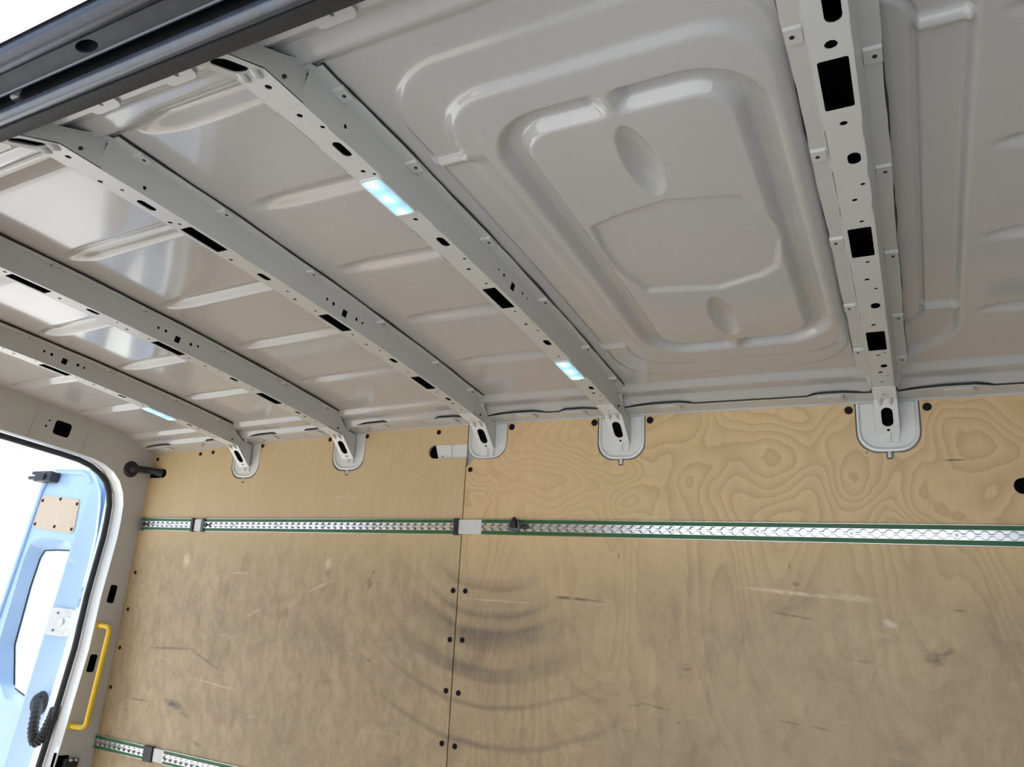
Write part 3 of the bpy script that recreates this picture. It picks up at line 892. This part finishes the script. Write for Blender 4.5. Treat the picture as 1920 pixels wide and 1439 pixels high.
def bow(i):
    Xc = BOWS[i]
    F = BOW_FEATURES[i]
    root = empty('roof_bow', (Xc, YC, ZC))
    tag(root, BOW_LABELS[i], 'roof bow', 'roof bows across the van')
    holes, cell = [], []

    def put(poly):
        ys = [p[0] for p in poly]
        if min(ys) < YC - D_BEAM - 0.06 or max(ys) > YC + 0.725:
            return
        box = (min(ys) - 0.002, max(ys) + 0.002, min(p[1] for p in poly) - 0.002, max(p[1] for p in poly) + 0.002)
        for c in cell:
            if box[0] < c[1] and c[0] < box[1] and box[2] < c[3] and c[2] < box[3]:
                return
        cell.append(box)
        holes.append([(p[0] - YC, p[1]) for p in poly])
    for (a, b) in F['rects']:
        y0, d0 = bow_xy(*a, Xc)
        y1, d1 = bow_xy(*b, Xc)
        y0, y1 = min(y0, y1), max(y0, y1)
        hw = 0.0185 if i == 4 else 0.0165
        put(rrect(y0, y1, -hw, hw, 0.003, 2))
    for lampspan in LAMPS.get(i, []):
        y0 = bow_xy(*lampspan[0], Xc)[0]
        y1 = bow_xy(*lampspan[1], Xc)[0]
        put(rrect(y0 + 0.004, y1 - 0.004, -0.019, 0.019, 0.004, 2))
    for u, v, hl, r in F['slots']:
        y, d = bow_xy(u, v, Xc)
        d = max(-0.008, min(0.008, d))
        put(capsule(y, d, hl / 1000, r / 1000))
    for u, v, r in F['dots']:
        y, d = bow_xy(u, v, Xc)
        d = max(-0.017, min(0.017, d))
        put(circle(y, d, r / 1000, 10))
    # underside
    ys = np.linspace(-D_BEAM, D_BEAM, 41)
    outline = [(float(y), -HB) for y in ys] + [(float(y), HB) for y in ys[::-1]]
    beam_holes = [h for h in holes if max(p[0] for p in h) < D_BEAM - 0.004 and min(p[0] for p in h) > -D_BEAM + 0.004]
    st_pts = [(float(y), 0.0) for y in ys[1:-1]]
    und = plate(outline, beam_holes, lambda a, b, s: (b, a, bow_z(a + YC, Xc) + (0.0018 if s else 0)), steiner=st_pts)
    und.build('underside', PAINT, root)
    # sides
    for s in (-1, 1):
        sh = []
        if s == 1:
            for (u, v, r, sq) in SIDE_HOLES[i]:
                p = on_x(u, v, Xc + HB + 0.004)
                t = min(max(p[2] - bow_z(p[1], Xc), 0.012), SIDE_H - 0.012)
                y = p[1] - YC
                if abs(y) < D_BEAM - 0.02:
                    sh.append(circle(y, t, r / 1000, 10) if not sq else [(y - 0.009, t - 0.009), (y + 0.009, t - 0.009), (y + 0.009, t + 0.009), (y - 0.009, t + 0.009)])
        outl = [(float(y), 0.0) for y in ys] + [(float(y), SIDE_H) for y in ys[::-1]]
        w = plate(outl, sh, lambda a, b, q: (s * (HB + 0.008 * b / SIDE_H - (0.0018 if q else 0)), a, bow_z(a + YC, Xc) + b), steiner=[(float(y), SIDE_H * 0.55) for y in ys[1:-1]])
        w.build('side_wall', PAINT, root)
        # flange with a gently wavy free edge
        rnd = random.Random(i * 7 + s)
        fl_loops = []
        for y in ys:
            z = bow_z(y + YC, Xc) + SIDE_H
            wv = 0.001 * math.sin(y * 17 + i) + 0.0006 * rnd.uniform(-1, 1)
            fl_loops.append([(s * 0.0325, y, z), (s * (0.056 + wv), y, z), (s * (0.056 + wv), y, z + 0.002), (s * 0.0325, y, z + 0.002)])
        MB().loft(fl_loops).build('flange', PAINT, root)
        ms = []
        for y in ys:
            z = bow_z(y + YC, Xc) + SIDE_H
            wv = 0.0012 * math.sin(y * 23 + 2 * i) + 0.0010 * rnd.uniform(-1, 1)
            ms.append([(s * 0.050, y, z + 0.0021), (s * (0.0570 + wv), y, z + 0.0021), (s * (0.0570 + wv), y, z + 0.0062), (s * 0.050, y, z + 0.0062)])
        MB().loft(ms).build('gap_shade_strip', BLACKP, root)  # black strip added as the shadow line between bow flange and roof
        for ty in (-0.404, -0.138, 0.138, 0.404, -0.60, 0.61) if i != 4 else ((-0.398, -0.132, 0.140, 0.404, 0.62) if s > 0 else (-0.470, -0.205, 0.065, 0.335, 0.560)):
            z = bow_z(ty + YC, Xc) + SIDE_H
            t = mesh_obj('flange_tab', tab_me, None, root)
            t.location = (s * 0.0445, ty, z)
            h = mesh_obj('tab_hole', dot_me, None, t)
            h.location = (s * 0.002, 0, -0.0003)
    # black lining added inside the bow, painting the darkness of its holes
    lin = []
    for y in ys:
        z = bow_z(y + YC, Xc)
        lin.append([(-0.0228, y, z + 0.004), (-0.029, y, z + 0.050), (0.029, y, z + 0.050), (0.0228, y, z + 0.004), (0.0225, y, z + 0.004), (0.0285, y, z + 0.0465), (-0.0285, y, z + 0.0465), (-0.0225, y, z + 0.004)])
    MB().loft(lin).build('bow_hole_shade', HOLE_SHADE, root)
    # feet at both ends
    dz = -drop(Xc)
    for sgn in (1, -1):
        zb = bow_z(YC + D_BEAM, Xc)
        wlow, wtop = (0.815, 0.672 + dz), (0.804, 0.760 + dz)
        if sgn < 0:
            wlow, wtop = (0.800, 0.706 + dz), (0.802, 0.762 + dz)
        bend = (0.733, bow_z(YC + 0.733, Xc))
        sec = [(D_BEAM - 0.006, zb - 0.0012), (bend[0], bend[1] - 0.0012), wlow, wtop, (0.748, 0.762 + dz), (0.712, 0.776 + dz), (0.685, 0.791 + dz), (D_BEAM - 0.006, zb + SIDE_H + 0.001)]
        for s in (-1, 1):
            mbx = MB().loft([[(s * (HB + e), sgn * y, z) for y, z in sec] for e in (0.0003, 0.0022)])
            cap = [(0.655, zb + SIDE_H), (0.685, 0.791 + dz), (0.712, 0.776 + dz), (0.748, 0.762 + dz)]
            mbx.loft([[(s * (HB - 0.001), sgn * y, z), (s * (HB + 0.022 - 0.02 * max(0, (y - 0.655) / 0.1)), sgn * y, z), (s * (HB + 0.022 - 0.02 * max(0, (y - 0.655) / 0.1)), sgn * y, z + 0.002), (s * (HB - 0.001), sgn * y, z + 0.002)] for y, z in cap])
            mbx.build('foot_side', PAINT, root)
            o = mesh_obj('foot_hole', dot_me, None, root)
            o.location = (s * (HB + 0.0012), sgn * 0.700, 0.752 + dz)
            o.rotation_euler = (0, s * -math.pi / 2, 0)
        Lf = math.hypot(wlow[0] - bend[0], wlow[1] - bend[1])
        # flat part then sloping part of the foot underside
        hb = HB + 0.0022
        fh = []
        if sgn == 1:
            fh = [h for h in holes if min(p[0] for p in h) > D_BEAM + 0.002]
        else:
            fh = [circle(-0.702, 0.004, 0.0055, 10)]
        fp = plate([(sgn * (D_BEAM - 0.006), -hb), (sgn * bend[0], -hb), (sgn * bend[0], hb), (sgn * (D_BEAM - 0.006), hb)], fh, lambda a, b, q: (b, a, bow_z(a + YC, Xc) - 0.0012 + (0.0018 if q else 0)))

        def slope(a, b, q):
            t = a / Lf
            y = bend[0] + (wlow[0] - bend[0]) * t
            z = bend[1] - 0.0012 + (wlow[1] - bend[1]) * t
            nrm = Vector((0, wlow[1] - bend[1], -(wlow[0] - bend[0]))).normalized()
            off = -0.0018 if q else 0.0
            return (b, sgn * (y + nrm.y * off), z + nrm.z * off)
        plate([(0, -hb), (Lf, -hb), (Lf, hb), (0, hb)], [capsule(Lf * 0.50, 0.001, 0.029, 0.0135), circle(Lf * 0.875, 0.001, 0.004, 8)], slope, mb=fp)
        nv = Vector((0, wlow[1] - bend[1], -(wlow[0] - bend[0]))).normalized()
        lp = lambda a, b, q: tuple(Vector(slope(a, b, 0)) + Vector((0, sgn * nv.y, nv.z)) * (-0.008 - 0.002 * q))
        plate([(0.004, -0.0245), (Lf - 0.004, -0.0245), (Lf - 0.004, 0.0245), (0.004, 0.0245)], [], lp).build('foot_slot_shade', HOLE_SHADE, root)  # added black sheet, paints the slot's inner shade
        fp.build('foot_face', WHITE if sgn == 1 else PAINT, root)
        # two small stiffening beads across the bend
        for bx in (-0.012, 0.012):
            mbb = MB()
            c0 = slope(Lf * 0.02, bx, 0)
            mbb.tube([(bx, sgn * (bend[0] - 0.012), bend[1] - 0.0005), (bx, sgn * (bend[0] - 0.002), bend[1] - 0.0045), slope(Lf * 0.06, bx, 0), slope(Lf * 0.17, bx, 1)], lambda k: (0.002, 0.0055, 0.0055, 0.002)[k], 8)
            mbb.build('bead', PAINT, root, angle=60)
    # dished plate on the far wall behind the foot, in wall coordinates
    to_local = Matrix.Translation(Vector(root.location)).inverted() @ (Matrix.Translation(Vector(WALL_LOC)) @ Matrix.Rotation(TH, 4, 'X'))
    chm = i == 2
    uc = u_cut(Xc, hw=0.0735, low=0.3585 if not chm else 0.374, tip=False)
    n = len(uc)
    cx, ch = Xc, h_top(Xc) - 0.05
    loops = []
    for k, yy in ((1.0, 0.0025), (0.985, 0.0), (0.93, -0.001), (0.86, 0.0055), (0.30, 0.0065)):
        lp = []
        for x, h in uc:
            hh = ch + (h - ch) * (k if h < ch else 1.0)
            lp.append(tuple(to_local @ Vector((cx + (x - cx) * k, yy, min(hh, h_top(Xc) - 0.0005)))))
        loops.append(lp)
    fpm = MB()
    for a, b in zip(loops[:-1], loops[1:]):
        fpm.add(a + b, [(q, q + 1, n + q + 1, n + q) for q in range(n - 1)])
    fpm.add(loops[-1], [tuple(range(n))])
    fpm.build('foot_plate', WHITE, root, angle=50)
    # weld tongue below the sloping face and drain spout
    tg = MB()
    pts = [(-0.024, 0.408), (0.024, 0.408), (0.024, 0.382), (-0.024, 0.382)]
    dh = h_top(Xc) - 0.496
    loop0 = [to_local @ Vector((Xc + x, 0.0008, h + dh)) for x, h in pts]
    loop1 = [to_local @ Vector((Xc + x, 0.006, h + dh)) for x, h in pts]
    tg.loft([loop0, loop1])
    rb = [to_local @ Vector((Xc + x, y, h + dh)) for x, y, h in ((-0.004, -0.004, 0.408), (0.004, -0.004, 0.408), (0.004, -0.004, 0.384), (-0.004, -0.004, 0.384))]
    rb2 = [to_local @ Vector((Xc + x, y, h + dh)) for x, y, h in ((-0.007, 0.002, 0.410), (0.007, 0.002, 0.410), (0.007, 0.002, 0.382), (-0.007, 0.002, 0.382))]
    tg.loft([rb, rb2])
    tg.build('foot_tongue', WHITE, root)
    if not chm:
        sp = MB().tube([to_local @ Vector((Xc, 0.004, 0.3585 + dh)), to_local @ Vector((Xc, 0.003, 0.342 + dh))], 0.0062, 10)
        sp.build('drain_spout', STEEL, root, angle=60)
    return root

for i in (4, 3, 2, 1, 0):
    bow(i)

# ------------------------------------------------------------------ roof lamps
LAMP_LABELS = ['lit roof lamp with three bright spots, larger and nearer of the two on one bow', 'lit roof lamp farther along the same bow, close to the plywood wall', 'lit roof lamp on the bow nearest the rear door opening']
for k, (i, span) in enumerate([(3, LAMPS[3][0]), (3, LAMPS[3][1]), (0, LAMPS[0][0])]):
    Xc = BOWS[i]
    y0 = bow_xy(*span[0], Xc)[0]
    y1 = bow_xy(*span[1], Xc)[0]
    ym, hl = (y0 + y1) / 2, (y1 - y0) / 2
    z = bow_z(ym, Xc)
    slope_a = math.atan2(bow_z(ym + 0.05, Xc) - bow_z(ym - 0.05, Xc), 0.1)
    root = empty('roof_lamp', (Xc, ym, ZC + z - 0.0005), (slope_a, 0, 0))
    tag(root, LAMP_LABELS[k], 'lamp', 'roof lamps')
    bz = MB()
    o1 = rrect(-0.0225, 0.0225, -hl, hl, 0.007, 4)
    i1 = rrect(-0.0195, 0.0195, -hl + 0.004, hl - 0.004, 0.005, 4)
    plate(o1, [i1], lambda a, b, s: (a, b, -0.004 if s == 0 else 0.0), mb=bz)
    bz.build('bezel', CAPWHITE, root)
    ln = MB().loft([[(a * q, b * (1 - (1 - q) * 0.3), zz) for a, b in i1] for q, zz in ((1.0, 0.004), (1.0, -0.004), (0.86, -0.0065))])
    ln.build('lens', LED, root, angle=50)

# ------------------------------------------------------------------ lashing rails on the far wall
PITCH = 0.0292
def lash_rail(x0, x1, h, label, cap0=None, cap1=None, plate_after=None, h1=None, key0=0.0):
    """rail from x0 to x1, h at its left end and h1 at its right end"""
    h1 = h if h1 is None else h1
    slope_ = math.atan2(h1 - h, x1 - x0)
    L = (x1 - x0) / math.cos(slope_)
    mw = Matrix.Translation(Vector(WALL_LOC)) @ Matrix.Rotation(TH, 4, 'X') @ Matrix.Translation(Vector((x0, 0, h))) @ Matrix.Rotation(-slope_, 4, 'Y')
    root = empty('lashing_rail')
    root.matrix_world = mw
    tag(root, label, 'lashing rail', 'lashing rails on the plywood wall')
    MB().box((0, -0.004, -0.0245), (L, 0.0, 0.0245)).build('backing', STEEL, root)
    for s in (-1, 1):
        a, b = (0.0126, 0.0238) if s > 0 else (-0.0238, -0.0126)
        MB().box((0.001, -0.0085, a), (L - 0.001, -0.004, b)).build('green_strip', GREEN, root, bevel=0.001)
        e0, e1 = (0.0238, 0.0248) if s > 0 else (-0.0248, -0.0238)
        MB().box((0, -0.0095, e0), (L, -0.002, e1)).build('edge_bead', ALU, root)
    # scalloped lips of the key-hole track
    nseg = int(L / PITCH)
    xs = []
    for k in range(nseg + 1):
        for q in range(12):
            xs.append(k * PITCH + q * PITCH / 12)
    xs = [x for x in xs if x < L]
    xs.append(L)
    r = 0.0098
    def half(x):
        t = (x % PITCH) - PITCH / 2
        return max(0.0022, math.sqrt(max(0.0, r * r - t * t)))
    for s in (-1, 1):
        hf = lambda x: min(half(x) + 0.0014, 0.0118)
        rm = [[(x, -0.0122, s * half(x)), (x, -0.0125, s * hf(x)), (x, -0.0098, s * hf(x)), (x, -0.0098, s * half(x))] for x in xs]
        MB().loft(rm).build('track_rim_shade', GREYCAP, root)  # dark rim paints in the shadow ring round each key hole
        lo = [[(x, -0.0125, s * hf(x)), (x, -0.0125, s * 0.0122), (x, -0.0095, s * 0.0126), (x, -0.0095, s * hf(x))] for x in xs]
        MB().loft(lo).build('track_lip', ALU, root)
    MB().box((0.0, -0.0048, -0.0125), (L, -0.0041, 0.0125)).build('track_floor', ALU, root)
    bolt_n = 0
    x = 0.16
    while x < L - 0.05 and bolt_n < 14:
        cx_ = (round(x / PITCH) + 0.5) * PITCH
        MB().tube([(cx_, -0.0056, 0), (cx_, -0.0072, 0)], 0.0042, 10).build('fixing_screw', STEEL, root)
        x += 8 * PITCH
        bolt_n += 1
    for cap, xx, mt in ((cap0, 0.0, GREYCAP), (cap1, L, BLACKP)):
        if cap:
            sgn = -1 if xx == 0.0 else 1
            a, b = sorted((xx - sgn * 0.004, xx + sgn * cap))
            MB().box((a, -0.016, -0.027), (b, 0.0, 0.027)).build('end_cap', mt, root, bevel=0.002)
    if cap0:
        MB().tube([(0.014, -0.006, 0), (0.014, -0.0150, 0)], 0.0085, 12).build('stop_knob', BLACKP, root)
    if plate_after:
        a, b = plate_after
        MB().box((L + a, -0.010, -0.0235), (L + b, 0.0, 0.0235)).build('joint_plate', CAPWHITE, root, bevel=0.002)
    return root

lash_rail(-2.921, -2.612, 0.136, 'short green-edged lashing rail at the rear end of the upper row', cap0=0.014, cap1=0.010, plate_after=(0.010, 0.062))
lash_rail(-2.545, -1.352, 0.1365, 'long green-edged lashing rail on the rear plywood panel, upper row', cap0=0.012, cap1=0.012, h1=0.1475, plate_after=(0.012, 0.100))
lash_rail(-1.250, X_FRONT - 0.01, 0.1485, 'long green-edged lashing rail on the front plywood panel', h1=0.1485)
lash_rail(-2.992, -2.683, -0.727, 'short green-edged lashing rail near the floor below the yellow handle', cap1=0.045, plate_after=(0.045, 0.105))
lash_rail(-2.578, -0.9, -0.727, 'green-edged lashing rail low on the wall, cut off by the bottom edge')

# sliding fitting in the front rail
fx, fh = on_wall(966, 987, 0.013)
root = empty('rail_fitting')
root.matrix_world = Matrix.Translation(Vector(WALL_LOC)) @ Matrix.Rotation(TH, 4, 'X') @ Matrix.Translation(Vector((fx, -0.0126, fh)))
tag(root, 'small dark round fitting clipped into the front lashing rail', 'fitting')
MB().tube([(0, 0, 0), (0, -0.010, 0)], 0.021, 16).build('base_disc', GREYCAP, root, bevel=0.002)
MB().loft([[(-0.014, -0.010, -0.006), (0.014, -0.010, -0.006), (0.012, -0.010, 0.020), (0.0, -0.010, 0.030), (-0.012, -0.010, 0.020)], [(-0.010, -0.022, -0.004), (0.010, -0.022, -0.004), (0.008, -0.022, 0.014), (0.0, -0.022, 0.022), (-0.008, -0.022, 0.014)]]).build('lever', BLACKP, root, bevel=0.001)
MB().tube([(0.026, -0.002, 0.0), (0.046, -0.002, 0.0)], 0.008, 10).build('plunger', BLACKP, root)

# ------------------------------------------------------------------ yellow grab handle on the rear pillar
def rear_pt(u, v, off=0.0):
    X = -2.972
    for _ in range(5):
        p = on_x(u, v, X + off)
        X = XR(p[2])
    return Vector((p[0], p[1], p[2] + ZC))
a = rear_pt(186, 1173)
b = rear_pt(133, 1362)
ta = rear_pt(207, 1176, 0.05)
tb = rear_pt(160, 1366, 0.05)
def bend_path(P, r=0.02, n=6):
    out = [P[0]]
    for k in range(1, len(P) - 1):
        d0 = (P[k - 1] - P[k]).normalized()
        d1 = (P[k + 1] - P[k]).normalized()
        for q in range(n + 1):
            t = q / n
            p0, p1, p2 = P[k] + d0 * r, P[k], P[k] + d1 * r
            out.append(p0 * (1 - t) ** 2 + p1 * 2 * t * (1 - t) + p2 * t * t)
    out.append(P[-1])
    return out
gh = tag(empty('grab_handle', b), 'yellow tubular grab handle on the rear pillar', 'handle')
path = bend_path([a + Vector((-0.003, 0, 0)), ta, tb, b + Vector((-0.003, 0, 0))], 0.022)
MB().tube([p - b for p in path], 0.0105, 14).build('bar', YELLOW, gh, angle=60)
for p in (a, b):
    q = p - b
    MB().tube([q + Vector((-0.001, 0, 0)), q + Vector((0.004, 0, 0))], 0.015, 14).build('mount_foot', YELLOW, gh, angle=50)

# ------------------------------------------------------------------ cable in the rear upper corner
c0 = rear_pt(246, 880)
cb = tag(empty('cable', c0), 'black cable running from a round grommet into the plywood slot', 'cable')
MB().tube([Vector((-0.002, 0, 0)), Vector((0.010, 0, 0))], lambda k: (0.036, 0.029)[k], 18).build('grommet', RUBBER, cb, angle=40)
def wall_pt(x, h, n=0.0):
    return Vector((x, (2.15 - n) * ct - h * st, (2.15 - n) * st + h * ct + ZC))
pth = [c0 + Vector((0.004, 0, 0)), c0 + Vector((0.020, 0.004, 0.002)), wall_pt(-2.915, 0.362, 0.028), wall_pt(-2.885, 0.357, 0.010), wall_pt(-2.858, 0.348, -0.006)]
sm = []
P = [p - c0 for p in pth]
for k in range(len(P) - 1):
    for q in range(4):
        t = q / 4
        p0, p1, p2, p3 = P[max(k - 1, 0)], P[k], P[k + 1], P[min(k + 2, len(P) - 1)]
        sm.append(0.5 * ((2 * p1) + (p2 - p0) * t + (2 * p0 - 5 * p1 + 4 * p2 - p3) * t * t + (-p0 + 3 * p1 - 3 * p2 + p3) * t ** 3))
sm.append(P[-1])
MB().tube(sm, lambda k: 0.020 - 0.006 * min(1, k / 6) + 0.003 * max(0, (k - 9) / 7), 12).build('sleeve', RUBBER, cb, angle=60)

# catch block at the foot of the pillar
lc = rear_pt(130, 1424)
dc = tag(empty('door_catch', lc), 'black door catch with two steel pins at the bottom of the rear pillar', 'catch')
MB().box((0.0, -0.026, -0.045), (0.02, 0.03, 0.004)).build('body', BLACKP, dc, bevel=0.003)
for q in (-0.010, 0.012):
    MB().tube([(0.018, q, 0.0), (0.03, q, 0.0)], 0.005, 10).build('pin', STEEL, dc)

# ------------------------------------------------------------------ open rear door
DY = 2.12
door = structure(empty('door_1', (-3.08, DY, ZC)))
# local: s = distance behind the hinge (-x), z height
outl = [(0.212, -1.15), (0.210, -0.57), (0.208, -0.09), (0.216, 0.22), (0.225, 0.36), (0.245, 0.49), (0.262, 0.56), (0.290, 0.61), (0.33, 0.645), (0.38, 0.660), (0.60, 0.664), (0.64, 0.655), (0.672, 0.625), (0.690, 0.575), (0.695, 0.30), (0.705, -0.30), (0.71, -1.15)]
win = [(0.302, 0.235), (0.304, -0.345), (0.312, -0.372), (0.44, -0.350), (0.505, -0.300), (0.610, -0.150), (0.632, 0.235), (0.620, 0.300), (0.585, 0.325), (0.52, 0.333), (0.345, 0.322), (0.308, 0.300)]
GD = 0.052
gpx = [(130, 1038), (48, 1303), (43, 1302), (27, 1290), (28, 1210), (58, 1100), (76, 1047), (85, 1033), (110, 1033)]
gw = []
for u_, v_ in gpx:
    q_ = on_y(u_, v_, DY + GD + 0.012)
    gw.append((-(q_[0] + 3.08), q_[2]))
g_r = 0.310
gout = [(g_r, gw[0][1]), (g_r, -0.34), (0.33, -0.355), (gw[3][0] + 0.0, gw[3][1]), (gw[4][0], gw[4][1]), (gw[5][0], gw[5][1]), (gw[6][0], gw[6][1]), (gw[7][0], gw[7][1]), (gw[8][0], gw[8][1] + 0.002), (0.36, gw[0][1] + 0.012)]
rec = lambda a: 0.050 * max(0.0, min(1.0, (0.295 - a) / 0.085))
dm = plate(outl, [win], lambda a, b, s: (-a, rec(a) + (0.0 if s == 0 else 0.012), b), step=0.05, steiner=[(0.2945, z_) for z_ in np.linspace(-1.1, 0.6, 30)] + [(0.25, z_) for z_ in np.linspace(-1.1, 0.5, 30)])
dm.build('inner_panel', DOOR_SKYTINT, door, bevel=0.004)
big = [(a + (0.01 if a < 0.4 else 0.02), b + (0.015 if b > 0 else 0)) for a, b in outl]
dm = plate(big, [gout], lambda a, b, s: (-a, GD + 0.012 if s == 0 else GD + 0.020, b), step=0.2)
dm.build('outer_panel', DOOR_SKYTINT, door)
# reveal sloping from the inner panel to the glass
wn = densify(win, 0.03)
def near_on(p, poly):
    best = None
    for k in range(len(poly)):
        A, B = Vector(poly[k]), Vector(poly[(k + 1) % len(poly)])
        t = max(0, min(1, (Vector(p) - A).dot(B - A) / (B - A).length_squared))
        c_ = A + (B - A) * t
        d_ = (Vector(p) - c_).length
        if best is None or d_ < best[0]:
            best = (d_, c_)
    return best[1]
lo_ = [[(-a, 0.001, b) for a, b in wn], [(-near_on(p, gout).x, GD + 0.012, near_on(p, gout).y) for p in wn]]
MB().loft(lo_, caps=False).build('window_reveal', DOOR_SKYTINT, door, angle=50)
MB().tube([(-a, GD + 0.011, b) for a, b in gout + gout[:1]], 0.0035, 8).build('window_seal', RUBBER, door)
gl = MB().loft([[(-a, y, b) for a, b in gout] for y in (GD + 0.014, GD + 0.018)])
gl.build('pane', GLASS, door)
# raised field round the frame edges
fr_o = [(0.40 + (a - 0.40) * 0.90, b * (0.97 if b > 0 else 0.99)) for a, b in outl]
MB().tube([(-a, -0.004, b) for a, b in fr_o if b > -0.9 and a > 0.29], 0.008, 8).build('pressed_bead', DOOR_SKYTINT, door, angle=60)
MB().tube([(-(a + 0.014), rec(a) + 0.004, b) for a, b in outl if a < 0.36], 0.010, 10).build('closing_edge', DOOR_SKYTINT, door, angle=60)
# plywood covers
def cover(corners, name):
    mb = plate(corners, [], lambda a, b, s: (-a, -0.004 if s == 0 else 0.004, b))
    o = mb.build(name, PLY_P, door)
    return o
def rounded(poly, r=0.02, n=3):
    out = []
    for k in range(len(poly)):
        p = Vector(poly[k])
        d0 = (Vector(poly[k - 1]) - p).normalized()
        d1 = (Vector(poly[(k + 1) % len(poly)]) - p).normalized()
        for q in range(n + 1):
            t = q / n
            out.append(tuple((p + d0 * r) * (1 - t) ** 2 + p * 2 * t * (1 - t) + (p + d1 * r) * t * t))
    return out
pc = cover(rounded([(0.645, 0.534), (0.345, 0.514), (0.314, 0.356), (0.645, 0.378)]), 'plywood_cover')
for a_, b_ in ((0.628, 0.508), (0.49, 0.515), (0.352, 0.492), (0.628, 0.395), (0.47, 0.385), (0.335, 0.375)):
    o = mesh_obj('screw', screw_me2, None, pc)
    o.location = (-a_, -0.004, b_)
pc = cover(rounded([(0.655, -0.44), (0.50, -0.45), (0.47, -0.60), (0.50, -0.80), (0.655, -0.82)]), 'plywood_cover')
for a_, b_ in ((0.53, -0.475), (0.50, -0.60), (0.63, -0.46)):
    o = mesh_obj('screw', screw_me2, None, pc)
    o.location = (-a_, -0.004, b_)
# latch on the top edge
q = on_y(88, 897, DY - 0.02)
lx, lz = q[0] + 3.08, q[2]
lat = MB()
lat.box((lx - 0.055, -0.05, lz - 0.022), (lx + 0.075, -0.005, lz + 0.028))
lat.box((lx - 0.115, -0.045, lz - 0.010), (lx - 0.050, -0.012, lz + 0.006))
lat.box((lx - 0.085, -0.05, lz + 0.012), (lx - 0.045, -0.02, lz + 0.028))
lat.build('latch', BLACKP, door, bevel=0.004)
MB().tube([(lx + 0.02, -0.052, lz), (lx + 0.02, -0.058, lz)], 0.016, 12).build('latch_wheel', RUBBER, door)
# hinge strap
HY = 0.02
for _ in range(8):
    q = on_y(122, 1168, DY + HY)
    HY = rec(-(q[0] + 3.08)) - 0.003
hx_, hz_ = q[0] + 3.08, q[2]
hg = plate(rrect(hx_ - 0.045, hx_ + 0.035, hz_ - 0.058, hz_ + 0.058, 0.012), [circle(hx_ - 0.02, hz_ + 0.036, 0.006, 8), circle(hx_ - 0.02, hz_ - 0.036, 0.006, 8)], lambda a, b, s: (a, HY + 0.58 * (a - hx_) + (-0.008 if s == 0 else 0.0), b))
hg.box((hx_ + 0.02, HY - 0.010, hz_ - 0.022), (hx_ + 0.16, HY - 0.002, hz_ + 0.022))
hgo = hg.build('hinge', STEEL, door)
MB().tube([(hx_ + 0.01, HY - 0.004, hz_), (hx_ + 0.01, HY - 0.018, hz_)], 0.015, 14).build('hinge_bolt', STEEL, hgo)
# cable hose looping from door to frame
hp = [on_y(72, 1312, DY - 0.01), on_y(68, 1335, DY - 0.05), on_y(62, 1370, DY - 0.07), on_y(66, 1392, DY - 0.07), on_y(80, 1380, DY - 0.06), on_y(95, 1350, DY - 0.05), on_y(104, 1330, DY - 0.03)]
P = [Vector((p[0] + 3.08, p[1] - DY, p[2])) for p in hp]
sm = []
for k in range(len(P) - 1):
    for qq in range(8):
        t = qq / 8
        p0, p1, p2, p3 = P[max(k - 1, 0)], P[k], P[k + 1], P[min(k + 2, len(P) - 1)]
        sm.append(0.5 * ((2 * p1) + (p2 - p0) * t + (2 * p0 - 5 * p1 + 4 * p2 - p3) * t * t + (-p0 + 3 * p1 - 3 * p2 + p3) * t ** 3))
sm.append(P[-1])
MB().tube(sm, lambda k: 0.021 if k % 2 else 0.017, 10).build('cable_hose', RUBBER, door)
q = on_y(74, 1320, DY)
gq = Vector((q[0] + 3.08, 0, q[2]))
MB().tube([gq + Vector((0, 0.004, 0)), gq + Vector((0, -0.016, 0))], lambda k: (0.05, 0.038)[k], 16).build('hose_grommet', RUBBER, door, angle=40)
